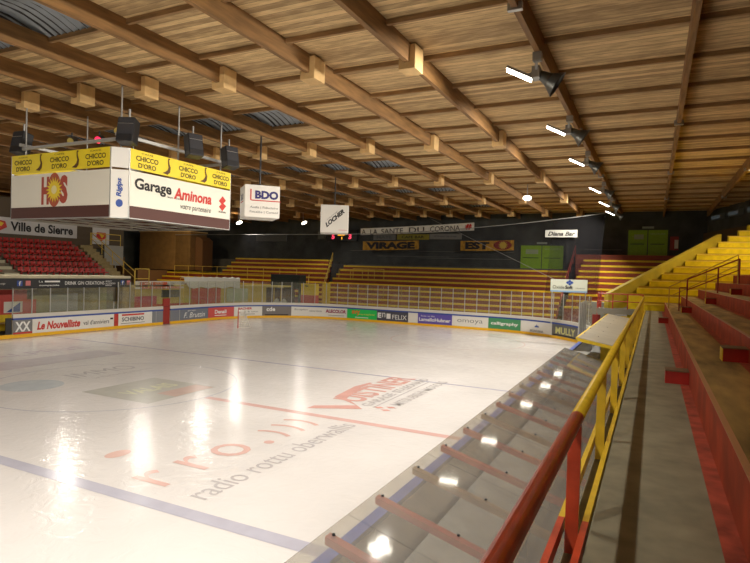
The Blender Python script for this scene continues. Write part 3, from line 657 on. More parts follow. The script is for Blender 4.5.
# doors in the far wall
def door2(x0, x1, z0, z1, y, n, sign):
    t = MB().box(x0 - .12, x1 + .12, y - .1, y - .005, z0, z1 + .12).build('door_%d' % n, mat('door_frame', (.06, .07, .05), .6)); t['kind'] = 'structure'
    xm = (x0 + x1) / 2
    for a, b in ((x0, xm - .04), (xm + .04, x1)):
        lf = MB().box(a, b, y - .15, y - .1, z0 + .02, z1).build('door_leaf', GRN, t)
        MB().box(a + .2, b - .25, y - .2, y - .15, z0 + 1.08, z0 + 1.14).build('push_bar', BLACK, lf)
    MB().box(x0 + .5, xm - .35, y - .156, y - .15, z1 - .85, z1 - .4).build('paper_sign', mat('paper', (.35, .42, .25), .7), t)
    MB().text(sign, ((xm + x1) / 2, y - .156, z1 - .35), (1, 0, 0), (0, 0, 1), (x1 - xm) * .75, .17).text('ISSUE', ((xm + x0) / 2 - .2, y - .16, z1 - .6), (1, 0, 0), (0, 0, 1), .6, .14).build('lettering', mat('door_ink', (.38, .5, .2), .6), t)
    MB().box(xm - .5, xm + .5, y - .25, y - .1, z1 + .16, z1 + .34).build('exit_light', mat('exit_body', (.3, .35, .3), .5), t)
door2(6.0, 10.2, 5.32, 7.68, WY1, 1, 'SECOURS'); door2(16.1, 19.45, 6.78, 9.2, WY1, 2, 'SECOURS')
t = thing('wall_notice', 'red and white notice on the wall beside the green doors', 'sign', (20., WY1, 8))
MB().box(19.65, 20.35, WY1 - .06, WY1 - .01, 7.35, 8.6).build('plate', mat('notice_red', (.35, .04, .04), .5), t)
MB().box(20.02, 20.33, WY1 - .075, WY1 - .06, 7.5, 8.3).build('white_field', OFFW, t)

# banners on the far wall
def cloth(x0, x1, za0, za1, zb0, zb1, y, amp=.03, n=30, nz=3):
    vs = []
    for j in range(nz + 1):
        for i in range(n + 1):
            f = i / n; x = x0 + (x1 - x0) * f; zl = za0 + (zb0 - za0) * f; zh = za1 + (zb1 - za1) * f
            vs.append((x, y + amp * math.sin(i * 1.9 + j), zl + (zh - zl) * j / nz - .04 * math.sin(PI * f)))
    return MB().add(vs, [(j * (n + 1) + i, j * (n + 1) + i + 1, (j + 1) * (n + 1) + i + 1, (j + 1) * (n + 1) + i) for j in range(nz) for i in range(n)])
yb = 43.4; X_, U_ = (1, 0, 0), (0, 0, 1)
t = thing('cloth_banner', 'long white cloth banner reading A LA SANTE DU CORONA', 'banner', (-5.6, yb, 9))
cloth(-12.45, 1.15, 8.75, 9.5, 9.2, 10.05, yb).build('cloth', mat('banner_cloth', (.85, .84, .78), .8), t)
mb = MB()
for body, xc, w, zc_ in [('A', -12.0, .5, 9.12), ('LA', -10.7, .9, 9.1), ('SANTE', -8.4, 2.7, 9.18), ('DU', -5.4, 1.8, 9.3), ('CORONA', -2.1, 3.4, 9.42)]:
    mb.text(body, (xc, yb - .05, zc_), (1, 0, .03), U_, w, .58, .0)
mb.build('lettering', BLK2, t)
MB().text('#', (.55, yb - .06, 9.6), X_, U_, .7, .6, .05).build('red_mark', RINK_, t)
SPK = mat('burnt_gold', (.55, .29, .025), .8, noise=.35, nscale=2.5)
t = thing('fan_banner', 'gold cloth banner with black VIRAGE lettering', 'banner', (-9, yb, 7.6))
cloth(-12.1, -5.1, 7.0, 8.0, 7.15, 8.15, yb).build('cloth', SPK, t)
MB().text('VIRAGE', (-8.6, yb - .05, 7.56), (1, 0, .01), U_, 6.1, .78, .06).build('lettering', BLK2, t)
t = thing('fan_banner', 'gold cloth banner with black EST lettering and red sun', 'banner', (2.7, yb, 7.6))
cloth(-.3, 5.4, 7.05, 8.1, 7.15, 8.2, yb).build('cloth', SPK, t)
MB().text('EST', (1.55, yb - .05, 7.6), X_, U_, 2.6, .78, .06).build('lettering', BLK2, t)
MB().add([(4.25 + .95 * math.cos(k * PI / 12), yb - .05, 7.66 + .48 * math.sin(k * PI / 12)) for k in range(24)], [tuple(range(24))]).build('red_disc', mat('banner_red', (.25, .03, .02), .7), t)
MB().add([(4.3 + (.52 if k % 2 else .3) * math.cos(k * PI / 14), yb - .06, 7.66 + (.5 if k % 2 else .28) * math.sin(k * PI / 14)) for k in range(28)], [tuple(range(28))]).build('sun', mat('banner_sun', (.6, .42, .05), .7), t)
for (x0, x1, z0, z1, m, lab, body, im) in [
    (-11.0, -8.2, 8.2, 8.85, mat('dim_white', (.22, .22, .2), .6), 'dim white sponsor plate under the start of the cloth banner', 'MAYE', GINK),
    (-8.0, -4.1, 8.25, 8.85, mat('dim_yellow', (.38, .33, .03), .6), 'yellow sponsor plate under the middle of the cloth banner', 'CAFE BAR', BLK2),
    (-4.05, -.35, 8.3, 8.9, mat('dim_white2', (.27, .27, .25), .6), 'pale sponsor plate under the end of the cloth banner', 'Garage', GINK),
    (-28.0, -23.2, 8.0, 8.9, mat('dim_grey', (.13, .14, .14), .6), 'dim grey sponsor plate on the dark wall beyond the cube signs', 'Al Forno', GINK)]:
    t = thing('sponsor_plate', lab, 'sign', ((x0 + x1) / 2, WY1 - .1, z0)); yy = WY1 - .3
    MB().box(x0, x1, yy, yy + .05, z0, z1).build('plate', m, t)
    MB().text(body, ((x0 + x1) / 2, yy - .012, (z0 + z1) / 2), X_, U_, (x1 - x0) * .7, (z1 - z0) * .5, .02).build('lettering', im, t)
t = thing('bar_banner', 'white banner with DIANA BAR script hanging in front of the netting', 'banner', (11.7, 32, 8.2))
MB().box(10.45, 12.9, 31.85, 31.89, 7.72, 8.3).build('cloth', mat('bar_cloth', (.45, .45, .4), .7), t)
MB().text('Diana Bar', (11.7, 31.84, 8.0), X_, U_, 2.1, .34, .03, .35).build('lettering', BLK2, t)
# clock
t = thing('game_clock', 'dark game clock with glowing red and yellow digits', 'clock', (-15.5, WY1 - .5, 8.5))
MB().box(-17.1, -13.1, WY1 - .5, WY1 - .2, 8.05, 9.35).build('case', BLACK, t)
MB().text('5', (-16.3, WY1 - .515, 8.6), X_, U_, .4, .6, .04).text('3', (-14.0, WY1 - .515, 8.6), X_, U_, .4, .6, .04).build('red_digits', mat('led_red', (1, .05, .1), .5, emit=(1, .06, .12), estr=2.5), t)
MB().text('20', (-15.15, WY1 - .515, 8.95), X_, U_, 1.1, .5, .05).text('1', (-15.1, WY1 - .515, 8.4), X_, U_, .12, .3, .03).build('yellow_digits', mat('led_yellow', (1, .5, .02), .5, emit=(1, .45, .03), estr=2.5), t)
t = thing('cabinet_box', 'small grey box on the wall beside the game clock', 'box', (-18.3, WY1 - .2, 8.6))
MB().box(-18.6, -17.6, WY1 - .3, WY1 - .01, 8.3, 9.2).build('body', mat('dim_grey2', (.14, .15, .13), .6), t); MB().box(-18.5, -17.7, WY1 - .31, WY1 - .3, 8.4, 9.1).build('lid', mat('dim_grey3', (.17, .18, .16), .6), t)

# safety net with its top cable
def ztop(x): return 8.0 + 1.6 * max(0, (x + 10) / 25) ** 2
xs = [-30 + i * .75 for i in range(61)]; xs = [x for x in xs if x < 14.9] + [14.9]
vs = []
for i, x in enumerate(xs):
    for j in range(6):
        z = 3.4 + (ztop(x) - 3.4) * j / 5; vs.append((x - (.35 * (1 - j / 5) if x > 14 else 0), 32.1 + .07 * math.sin(i * 1.3 + j * .4), z))
t = thing('safety_net', 'dark safety net hanging behind the far rink glass', 'net', (0, 32.1, 3.4))
MB().add(vs, [(i * 6 + j, (i + 1) * 6 + j, (i + 1) * 6 + j + 1, i * 6 + j + 1) for i in range(len(xs) - 1) for j in range(5)]).build('netting', NET, t)
# gathered folds at the free end
vs = []
for i in range(25):
    for j in range(6):
        f = i / 24; z = 3.2 + (ztop(11 + 3.9 * f) - 3.2) * j / 5; vs.append((11 + 3.9 * f - (.5 * (1 - j / 5)), 32.3 + .12 * math.sin(i * 2.2), z))
MB().add(vs, [(i * 6 + j, (i + 1) * 6 + j, (i + 1) * 6 + j + 1, i * 6 + j + 1) for i in range(24) for j in range(5)]).build('gathered_net', NET, t)
MB().path([(x, 32.1, ztop(x) + .01) for x in xs], .03, 5).build('top_cable', mat('cable', (.3, .3, .28), .5), t)
tag(MB().tube((-.3, 34, 9.6), (11.9, 27.5, 4.4), .015, 5).build('stay_wire', mat('cable2', (.3, .3, .28), .5)), 'thin wire slanting from the roof down to the penalty box sign', 'wire')

# score table booth at the corner, with the pale name sign
t = thing('sign_board', 'pale rectangular sign with blue squares logo above the corner glass', 'sign', (13.1, 26.8, 3.5))
MB().box(11.85, 14.3, 26.5, 26.62, 3.62, 4.4).build('board', mat('pale_sign', (.62, .66, .56), .5), t)
MB().box(11.85, 14.3, 26.48, 26.63, 3.5, 3.62).build('blue_edge', mat('pale_blue', (.25, .4, .6), .5), t)
MB().text('Oxide', (12.4, 26.485, 3.85), X_, U_, .8, .24, 0).text('Soft', (13.1, 26.485, 3.85), X_, U_, .5, .26, .04).text('informatique', (13.85, 26.485, 3.8), X_, U_, .6, .1).build('lettering', BLK2, t)
mb = MB()
for dx, dz in ((0, 0), (.14, .1), (.28, 0), (.14, -.1)): mb.poly([(13.0 + dx + a_, 26.49, 4.18 + dz + b_) for a_, b_ in ((0, .1), (-.12, 0), (0, -.1), (.12, 0))], (0, -.006, 0))
mb.build('squares_logo', BINK, t)
for xx in (11.95, 14.2): MB().tube((xx, 26.6, 3.5), (xx, 26.6, 1.2), .04).build('post', ALU, t)
# tall glass in front of players' bench corner
t = thing('corner_glass_screen', 'tall clear glass screen with white posts at the bench corner', 'glass screen', (14.85, 21.5, 1.4))
for k in range(5):
    y = 18.6 + k * .85
    MB().box(14.68, 14.75, y - .035, y + .035, 1.2, 3.15).build('post', ALU, t)
    if k < 4: MB().box(14.71, 14.72, y + .04, y + .81, 1.25, 3.1).build('pane', GLASS, t)

# ------------------------------------------------------------------ home side: bench shelter, seats, stairs (west)
BENCHX = -15.62
t = thing('bench_shelter', 'long low bench shelter with black fascia and cream roof edge', 'shelter', (-17, 0, 0))
MB().box(-18.6, BENCHX, -20, 13.9, 3.52, 3.68).build('roof', CREAM, t)
MB().box(BENCHX, BENCHX + .06, -20, 13.85, 2.9, 3.52).build('fascia', mat('black_fascia', (.018, .018, .02), .5), t)
xf = BENCHX + .075; Rn = (0, 1, 0)
MB().text('DRINK GIN CREATIONS', (xf, 10.2, 3.22), Rn, Uz, 2.9, .22, .0).text('La', (xf, 7.15, 3.33), Rn, Uz, .25, .12).text('compagnie', (xf, 7.7, 3.08), Rn, Uz, 1.3, .12, .02).text('MODE ET', (xf, 12.0, 3.33), Rn, Uz, .5, .1).text('ACCESSOIRE', (xf, 12.15, 3.18), Rn, Uz, .8, .1).text('SIERRE', (xf, 12.0, 3.05), Rn, Uz, .5, .09).text('shop', (xf, 4.75, 3.2), Rn, Uz, .5, .15).build('white_lettering', WINK, t)
MB().box(xf - .01, xf, 7.4, 8.4, 3.28, 3.38).build('white_bar', WINK, t)
mb = MB(); mb2 = MB(); mbw = MB()
for y in (5.85, 13.15): mb.box(xf - .01, xf, y - .16, y + .16, 3.06, 3.38); mb2.box(xf - .01, xf, y + .36, y + .66, 3.08, 3.38); mbw.text('f', (xf + .01, y, 3.22), Rn, Uz, .14, .26, .03)
mb.build('blue_badge', BINK, t); mb2.build('pink_badge', mat('pink', (.65, .2, .2), .5), t); mbw.build('badge_lettering', WINK, t)
mb = MB()
for y in (-14, -6, 4.8, 9.2, 13.7): mb.box(-18.5, -18.4, y, y + .08, 0, 3.5)
mb.build('post', mat('yellow_dull', (.4, .28, .04), .6), t)
t = thing('sponsor_wall', 'red over white sponsor panel behind the bench glass', 'sign', (-17.6, 3, 0))
MB().box(-17.7, -17.6, -2, 7.6, 2.1, 2.75).box(-17.7, -17.6, 5.6, 8.2, 1.2, 2.1).build('red_panel', mat('sponsor_red', (.6, .07, .06), .5), t)
MB().box(-17.62, -17.58, -2, 5.55, 1.2, 2.12).box(-17.6, -17.57, 6.15, 7.3, 1.3, 2.0).build('white_panel', WHITE, t)
MB().box(-17.7, -17.6, -2, 8.2, .2, 1.2).build('yellow_panel', YEL, t); MB().box(-17.7, -17.58, -2, 8.2, 2.75, 2.85).build('top_strip', CREAM, t)
MB().text('Migros'.replace('Migros', 'raiffeisen alpha'), (-17.57, 4.3, 1.65), Rn, Uz, 2.9, .4, .03).build('lettering', BLK2, t)
mb = MB(); mb.poly([(-17.565, 6.3, 1.35), (-17.565, 7.15, 1.35), (-17.565, 7.15, 1.95)], (.003, 0, 0)); mb.build('blue_triangle', BINK, t)
t = thing('bench_wall', 'dull yellow and grey wall behind the team bench', 'partition', (-18.2, 11, 0))
MB().box(-18.35, -18.25, 8.3, 14, 1.1, 2.9).build('upper_panel', mat('grey_yellow', (.3, .27, .13), .7, noise=.4, nscale=.8), t); MB().box(-18.35, -18.25, 8.3, 14, 0, 1.1).build('lower_panel', mat('mustard', (.35, .24, .04), .7), t)
MB().box(-18.24, -18.2, 9.6, 11.6, 1.2, 2.4).build('grey_board', mat('grey_board', (.36, .37, .34), .6), t)
t = thing('team_bench', 'plain wooden team bench behind the boards', 'bench', (-17, 9, 0))
MB().box(-17.3, -16.9, 3, 13, .7, .76).build('seat', PLY, t)
for y in (3.4, 8, 12.6): MB().box(-17.2, -17.0, y, y + .1, -.02, .7).build('leg', GREY, t)

# passage stuff between the shelter and the corner
t = thing('lettered_sign', 'white sign with orange red NICO MENAGER lettering', 'sign', (-20, 20.5, 2.4))
MB().box(-19.8, -19.7, 17.8, 23.2, 2.52, 3.18).build('board', OFFW, t)
mo = mat('orange_red', (.65, .1, .03), .5)
MB().text('NICO MENAGER', (-19.68, 19.8, 2.97), Rn, Uz, 3.0, .26, .05).text('TRANSPORTS ET TRAVAUX', (-19.68, 20.6, 2.62), Rn, Uz, 4.6, .2, .04).build('lettering', mo, t)
MB().text('ELECTRO - TV - HIFI', (-19.68, 22.2, 2.98), Rn, Uz, 1.8, .14).build('small_lettering', GINK, t)
for y in (18, 23.3): MB().tube((-19.85, y, -.02), (-19.85, y, 2.6), .05).build('post', YR, t)
t = thing('dust_sheet', 'crumpled white sheet hanging over the yellow kiosk', 'sheet', (-19, 26, 2.4))
vs = []; n = 22
top = [3.5 + .05 * math.sin(i * 2.3) for i in range(n + 1)]; bot = [2.56 + .08 * math.sin(i * 1.1) + (.35 if i < 2 else 0) for i in range(n + 1)]
for i in range(n + 1):
    q = 52.7 + 3.9 * i / n; b_ = ring(q, 4.3); m_ = ring(q, 4.24); u_ = ring(q, 4.9)
    vs += [(*b_, bot[i]), (*m_, (bot[i] + top[i]) / 2), (*b_, top[i]), (*u_, top[i] + .04)]
MB().add(vs, [(4 * i + j, 4 * i + 4 + j, 4 * i + 5 + j, 4 * i + 1 + j) for i in range(n) for j in range(3)]).build('sheet', mat('white_sheet', (.62, .62, .56), .8), t)
t = thing('yellow_kiosk', 'low yellow kiosk with red door and dark windows', 'kiosk', (-20, 27, 0))
# kiosk wall follows the rink corner, outside it
def kb(mb, s0, s1, o0, o1, z0, z1): return mb.ringbox(s0, s1, o0, o1, z0, z1)
kb(MB(), 46.5, 58.4, 4.6, 4.75, 0, 2.75).build('wall', mat('mustard2', (.5, .38, .06), .6), t)
kb(MB(), 46.5, 60.0, 4.4, 5.2, 2.7, 2.85).build('roof_edge', mat('yellow_edge', (.55, .45, .12), .6), t)
kb(MB(), 50.8, 52.6, 4.55, 4.6, 1.75, 2.4).build('window', mat('kiosk_glass', (.08, .09, .08), .2), t)
kb(MB(), 53.4, 55.4, 4.55, 4.6, .2, 2.5).build('door_panel', mat('kiosk_red', (.5, .04, .03), .5), t)
kb(MB(), 47.0, 50.2, 4.5, 4.58, .9, 1.9).build('red_board', mat('kiosk_red2', (.45, .04, .04), .5), t)
kb(MB(), 50.2, 53.4, 4.5, 4.58, 0, 1.2).build('red_base', mat('kiosk_red3', (.42, .05, .03), .5), t)
kb(MB(), 55.8, 57.2, 4.54, 4.6, 1.2, 2.5).build('pale_window', mat('pale_green', (.4, .45, .3), .4), t)
t = thing('ice_machine_shed', 'dark shed corner with pale bundle behind the goal glass', 'shed', (-15.5, 31, 0))
MB().box(-19.6, -14.4, 33.0, 33.1, .1, 2.6).build('back_panel', mat('dark_brown', (.06, .03, .02), .7), t)
MB().box(-20, -15.4, 31.9, 32.6, 2.6, 2.72).build('roof', mat('yellow_edge2', (.5, .42, .12), .6), t)
for x in (-15.5, -16.4, -19.5): MB().tube((x, 32.3, 0), (x, 32.3, 2.6), .06).build('post', YR, t)
mb = MB()
for k in range(7): mb.lathe([(0, -.1), (.25, 0), (.3, .3), (.2, .6), (0, .75)], (-16.6 + .28 * k, 32.3 + .1 * (k % 2), .3 + .25 * (k % 3)), (0, 0, 1), 10)
mb.build('bundle', mat('pale_bundle', (.45, .45, .4), .8), t)

# seat terrace
RX0 = -19.6
mb = MB()
for r in range(6): mb.box(RX0 - .8 * (r + 1), RX0 - .8 * r, -22, 15.9, 0, 3.55 + .42 * r)
struct(mb.box(-28, RX0 - 4.8, -22, 15.9, 0, 6.0), 'seat_terrace', mat('seat_concrete', (.2, .17, .12), .8, noise=.2))
def seat_mesh():
    prof = [(.42, .30), (.40, .36), (.20, .33), (.06, .34), (.0, .44), (-.03, .60), (-.045, .63)]
    mb = MB(); n = len(prof); w = .185; vs = []
    for k, yy in enumerate((-w, -w * .5, 0, w * .5, w)):
        dip = .03 * (1 - (yy / w) ** 2)
        for x, z in prof: vs.append((x - dip * .3, yy, z - dip))
    mb.add(vs, [(j * n + i, j * n + i + 1, (j + 1) * n + i + 1, (j + 1) * n + i) for j in range(4) for i in range(n - 1)])
    mb.box(.08, .16, -.05, .05, .0, .32)
    return mb
def two(o):
    s = o.modifiers.new('s', 'SOLIDIFY'); s.thickness = .02; return o
seat0 = seat_mesh().build('stadium_seat', SEAT); first = True
pitch = .46
def put_seat(x, y, z, lab, grp):
    global first
    o = seat0 if first else seat0.copy()
    if not first: COL.objects.link(o)
    first = False; o.location = (x, y, z); tag(o, lab, 'seat', grp)
for r in range(6):
    n = 15 if r else 15
    for k in range(n):
        put_seat(RX0 - .8 * r - .62, 15.2 - k * pitch, 3.551 + .42 * r, 'red plastic seat, %s from the yellow stairs in the %s row up' % (ORD[k], ORD[r]), 'red stadium seats')
    # beyond the stepped aisle
    y0_ = 15.2 - n * pitch - 1.15
    for k in range(5 if r > 2 else 6):
        put_seat(RX0 - .8 * r - .62, y0_ - k * pitch, 3.551 + .42 * r, 'red plastic seat across the cream steps, %s from them in the %s row up' % (ORD[k], ORD[r]), 'red seats beyond the steps')
for r in range(6):
    y0_ = 15.2 - 15 * pitch - .55
    MB_ = MB().box(RX0 - .8 * r - .45, RX0 - .8 * r, y0_ - .4, y0_ + .55, 3.552 + .42 * r - .42 + (.42 if r else .42), 3.552 + .42 * r + .2)
    tag(MB_.build('aisle_step', mat('cream_step', (.5, .47, .33), .7)), 'cream aisle step between the red seats, %s up' % ORD[r], 'step', 'cream steps in the seat aisle')
mb = MB()
for r in range(13): mb.box(-18.9 - .42 * (r + 1), -18.9 - .42 * r, 15.95, 17.1, 0, 2.9 + .26 * r)
struct(mb, 'stair_flight', mat('stair_ochre', (.3, .23, .1), .8, noise=.2))
guard([(-19.0, 17.15, 3.0), (-24.2, 17.15, 6.1)], 0, 1.0, YR, 'sloping yellow stair railing beside the red seats', post=1.7)
guard([(-24.4, 17.2, 6.1), (-24.4, 20.2, 6.1)], 0, 1.0, YR, 'yellow landing railing at the head of the seat stairs', post=1.5)
guard([(-19.0, 17.2, 2.6), (-19.0, 18.6, 2.6)], 0, 1.6, YR, 'tall yellow railing frame at the foot of the seat stairs', post=1.4)
t = thing('town_banner', 'white wall banner reading Ville de Sierre', 'banner', (-26, 12, 6.6))
MB().box(-26.05, -26, 2, 17.1, 6.62, 7.86).build('board', mat('town_white', (.6, .58, .56), .6), t)
MB().text('Ville de Sierre', (-25.97, 14.1, 7.22), Rn, Uz, 5.2, .72, .03).build('lettering', BLK2, t)
mb = MB(); mb.poly([(-25.97, 10.0, 7.7), (-25.97, 11.1, 7.55), (-25.97, 11.25, 7.1), (-25.97, 10.6, 6.75), (-25.97, 10.0, 7.0)], (.004, 0, 0)); mb.build('red_crest', RINK_, t)
mb = MB(); mb.poly([(-25.96, 10.4, 7.6), (-25.96, 11.0, 7.4), (-25.96, 10.8, 7.15), (-25.96, 10.3, 7.25)], (.004, 0, 0)); mb.build('yellow_crest', YEL, t)
t = thing('crest_banner', 'small white banner with red and yellow crest beside the stairs', 'banner', (-26, 19.4, 6))
MB().box(-26.05, -26, 18.6, 20.3, 6.25, 7.7).build('board', mat('town_white', (.6, .58, .56), .6), t)
mb = MB(); mb.poly([(-25.97, 19.0, 7.3), (-25.97, 19.9, 7.3), (-25.97, 20.0, 6.9), (-25.97, 19.45, 6.5), (-25.97, 18.95, 6.9)], (.004, 0, 0)); mb.build('red_crest', RINK_, t)
mb = MB(); mb.poly([(-25.96, 19.2, 7.2), (-25.96, 19.8, 7.05), (-25.96, 19.5, 6.8)], (.004, 0, 0)); mb.build('yellow_crest', YEL, t)
t = thing('white_panel_board', 'plain pale board standing below the crest banner', 'board', (-25.99, 20.5, 4.6)); MB().box(-26.03, -25.95, 19.8, 21.8, 4.4, 6.2).build('panel', mat('dull_white', (.4, .39, .34), .7), t); MB().tube((-25.99, 21, 0), (-25.99, 21, 4.5), .06).build('post', GREY, t)
# timber huts in the far corner
t = thing('plywood_hut', 'tall plain plywood hut front behind the yellow railings', 'hut', (-38, 38.5, 4.6))
MB().box(-43, -34.1, 38.6, 41.5, 4.0, 8.85).build('wall', HUT, t)
MB().box(-43.1, -34.0, 38.5, 41.6, 8.85, 8.95).build('roof_edge', PLY, t)
t = thing('hut_annex', 'narrow brown hut annex stepped beside the plywood hut', 'hut', (-33.4, 39.5, 4.6)); MB().box(-34.0, -32.8, 39.4, 41.2, 4.0, 7.8).build('wall', mat('brown2', (.2, .09, .03), .7), t); MB().poly([(-34.0, 39.4, 7.8), (-32.8, 39.4, 7.8), (-33.4, 39.4, 8.25), (-34.0, 39.4, 8.3)], (0, 1.8, 0)).build('roof', mat('brown2', (.2, .09, .03), .7), t)
struct(MB().box(-46, -26.2, 22, 22.2, 0, 5.2).box(-46, -38, 34, 44.2, 0, 3.9), 'wall_corner', mat('brown_wall', (.16, .08, .03), .7))
struct(MB().box(-28, -26.06, -22, 21.9, 5.9, 9.4), 'wall_gallery', mat('brown_gallery', (.1, .07, .04), .7))

# ------------------------------------------------------------------ east side: benches and canopy
CX0, CX1, CZ0, CZ1 = 15.93, 17.9, 2.31, 1.78
cs = (CZ1 - CZ0) / (CX1 - CX0)
def canopy(y0, y1, lab, m, ribs, rm, edge, grp='sloping canopies over the benches', x1=CX1, z1=CZ1, pl=2.05, CX0=CX0, CZ0=CZ0):
    t = thing('bench_canopy', lab, 'canopy', (17, (y0 + y1) / 2, 1.5), grp); n = max(1, int(round((y1 - y0) / pl)))
    for i in range(n):
        a = y0 + (y1 - y0) * i / n + .006; b = y0 + (y1 - y0) * (i + 1) / n - .006
        MB().poly([(CX0, a, CZ0), (x1, a, z1), (x1, b, z1), (CX0, b, CZ0)], (0, 0, .012)).build('roof_sheet', m, t)
    for k, y in enumerate(ribs):
        rb = MB().poly([(CX0 + .02, y - .045, CZ0 - .015), (x1, y - .045, z1 - .015), (x1, y + .045, z1 - .015), (CX0 + .02, y + .045, CZ0 - .015)], (0, 0, -.07)).build('rib', rm[k % len(rm)], t)
        for f in (.04, .45): x = CX0 + (x1 - CX0) * f; MB().tube((x, y, CZ0 + (z1 - CZ0) * f + .01), (x, y, CZ0 + (z1 - CZ0) * f + .025), .014).build('bolt', BLACK, rb)
    if edge: MB().bar((CX0, y0, CZ0 - .05), (x1, y0, z1 - .05), .07, .09).bar((CX0 - .03, y0, CZ0 - .02), (CX0 - .03, y1, CZ0 - .02), .05, .06).build('edge_beam', edge, t)
    for y in (y0 + .3, (y0 + y1) / 2, y1 - .3): MB().bar((x1 - .15, y, 0), (x1 - .15, y, z1 - .06), .08, .08).build('post', RED if not edge else YEL, t)
RIBR = mat('rib_red', (.6, .10, .06), .6, noise=.2); RIBB = mat('rib_brown', (.42, .27, .15), .6, noise=.2)
canopy(-14.6, 3.8, 'long clear plastic canopy on red ribs beside the railing', PLEXI, [-13.85 + .98 * k for k in range(18)], [RIBR, RIBR, RIBB], None)
canopy(3.4, 16.9, 'opaque grey canopy with yellow edge beyond the clear one', mat('grey_sheet', (.36, .33, .26), .45, noise=.1, nscale=1), [5 + 2 * k for k in range(6)], [YEL], YEL, x1=17.4, z1=2.52, CX0=16.35, CZ0=2.70)
t = thing('plywood_plinth', 'yellow and dark gap between the two canopies', 'step', (16.6, 5.4, 0))
MB().box(16.9, 17.3, 5.0, 5.5, 0, 2.3).build('yellow_post', YEL, t); MB().box(15.5, 16.8, 4.4, 6.6, 1.5, 1.9).build('grey_shelf', GREY, t); MB().box(15.2, 15.45, 4.2, 6.8, 1.2, 1.5).build('blue_block', BLUE, t)
struct(MB().box(15.2, 18.0, -30, 27, -.02, .25), 'bench_floor', mat('bench_floor', (.2, .2, .19), .8, noise=.25, nscale=1.5))
for k, (a, b, lab) in enumerate([(-13, -6, 'wooden players bench seen through the clear canopy, nearer one'), (-4.5, 3.2, 'wooden players bench seen through the clear canopy, farther one')]):
    t = thing('players_bench', lab, 'bench', (16.6, a, .25))
    MB().box(16.5, 16.85, a, b, .68, .73).build('seat', PLY, t)
    for y in (a + .3, (a + b) / 2, b - .3): MB().box(16.55, 16.8, y - .04, y + .04, .25, .68).build('leg', GREY, t)
t = thing('crate', 'blue plastic crate on the bench floor under the clear canopy', 'crate', (15.8, -9, .25)); MB().box(15.5, 15.95, -9.4, -8.8, .25, .3).box(15.5, 15.53, -9.4, -8.8, .3, .55).box(15.92, 15.95, -9.4, -8.8, .3, .55).box(15.53, 15.92, -9.4, -9.37, .3, .55).box(15.53, 15.92, -8.83, -8.8, .3, .55).build('shell', BLUE, t); MB().tube((15.5, -9.1, .56), (15.95, -9.1, .56), .015).build('handle', STEEL, t)
t = thing('equipment_box', 'brown cardboard box under the clear canopy', 'box', (17.2, -11.8, .25)); MB().box(16.95, 17.5, -12.3, -11.2, .25, .75).build('body', RIBB, t); MB().poly([(16.95, -12.3, .75), (16.95, -11.2, .75), (16.75, -11.2, .85), (16.75, -12.3, .85)], (0, 0, .01)).build('flap', RIBB, t)

# walkway, terraces
WZ = 2.98
walk = struct(MB().box(18.1, 18.95, -30, 17, 0, WZ).box(17.93, 18.1, -30, 17, 0, WZ - .2), 'walkway', CONC)
mb = MB().box(18.85, 18.95, -30, 17, WZ, WZ + .006)
TXs = [18.95 + .72 * k for k in range(14)]; TZ = [3.42 + .36 * k for k in range(14)]
REDR = mat('riser_red', (.38, .05, .014), .8, noise=.3, nscale=2.5, bump=.2)
for k in range(13):
    x = TXs[k]; x1 = TXs[k + 1] if k < 12 else WX1; zp = WZ if k == 0 else TZ[k - 1]
    st = struct(MB().box(x, x1, -30, 16.8, 0, TZ[k]), 'terrace_step', TREAD)
    MB().box(x - .012, x, -30, 16.8, zp, TZ[k] + .004).build('riser_face', REDR, st)
    MB().box(x - .012, x + .035, -30, 16.8, TZ[k] + .001, TZ[k] + .012).build('nosing', mat('nosing', (.5, .25, .12), .5), st)
    MB().box(x - .13, x - .012, -30, 16.8, zp + .001, zp + .004).build('painted_strip', mat('strip_red', (.38, .07, .04), .7, noise=.4, nscale=5), st)
aisles = [(-5.1, 'nearer'), (8.35, 'farther')]
for ay, w in aisles:
    for k in range(7):
        x = TXs[k]; zp = WZ if k == 0 else TZ[k - 1]; y = ay - (.22 * k if w == 'farther' else .25 * k if k < 2 else .25)
        lab = 'red step block in the %s aisle, standing on the %s' % (w, 'concrete walkway' if k == 0 else '%s terrace step up' % ORD[k - 1])
        t = thing('step_block', lab, 'step', (x - .2, y, zp), 'red step blocks in the aisles')
        MB().box(x - .33, x - .014, y - .15, y + .2, zp, zp + .19).build('block', mat('block_red', (.40, .02, .012), .65, noise=.2), t)
        MB().box(x - .34, x - .014, y - .16, y + .21, zp + .19, zp + .205).build('tread', mat('block_top', (.2, .12, .06), .7), t)
        MB().box(x - .338, x - .33, y - .15, y + .2, zp, zp + .19).build('end_face', YEL if k else RED, t)

# yellow corner terrace
yx = lambda k: 16.75 + .60 * k if k > 1 else 18.0
t_y = []
for k in range(13):
    y0 = 17.0 + .8 * k; z = 3.3 + .4 * k; x0 = {0: 18.0, 1: 17.2}.get(k, 17.0 + .60 * (k - 1))
    o = MB().box(x0, WX1, y0, (17.8 + .8 * k) if k < 12 else 27.6, 0, z).build('corner_terrace_step', YELS); o['kind'] = 'structure'
    MB().box(x0, WX1, y0 - .02, y0 + .05, z - .03, z + .015).build('nosing', mat('nosing_y', (.85, .68, .1), .5), o)
    MB().box(x0, WX1, y0 + .75, y0 + .8, z + .001, z + .1).build('back_lip', mat('lip_y', (.45, .3, .03), .6), o)
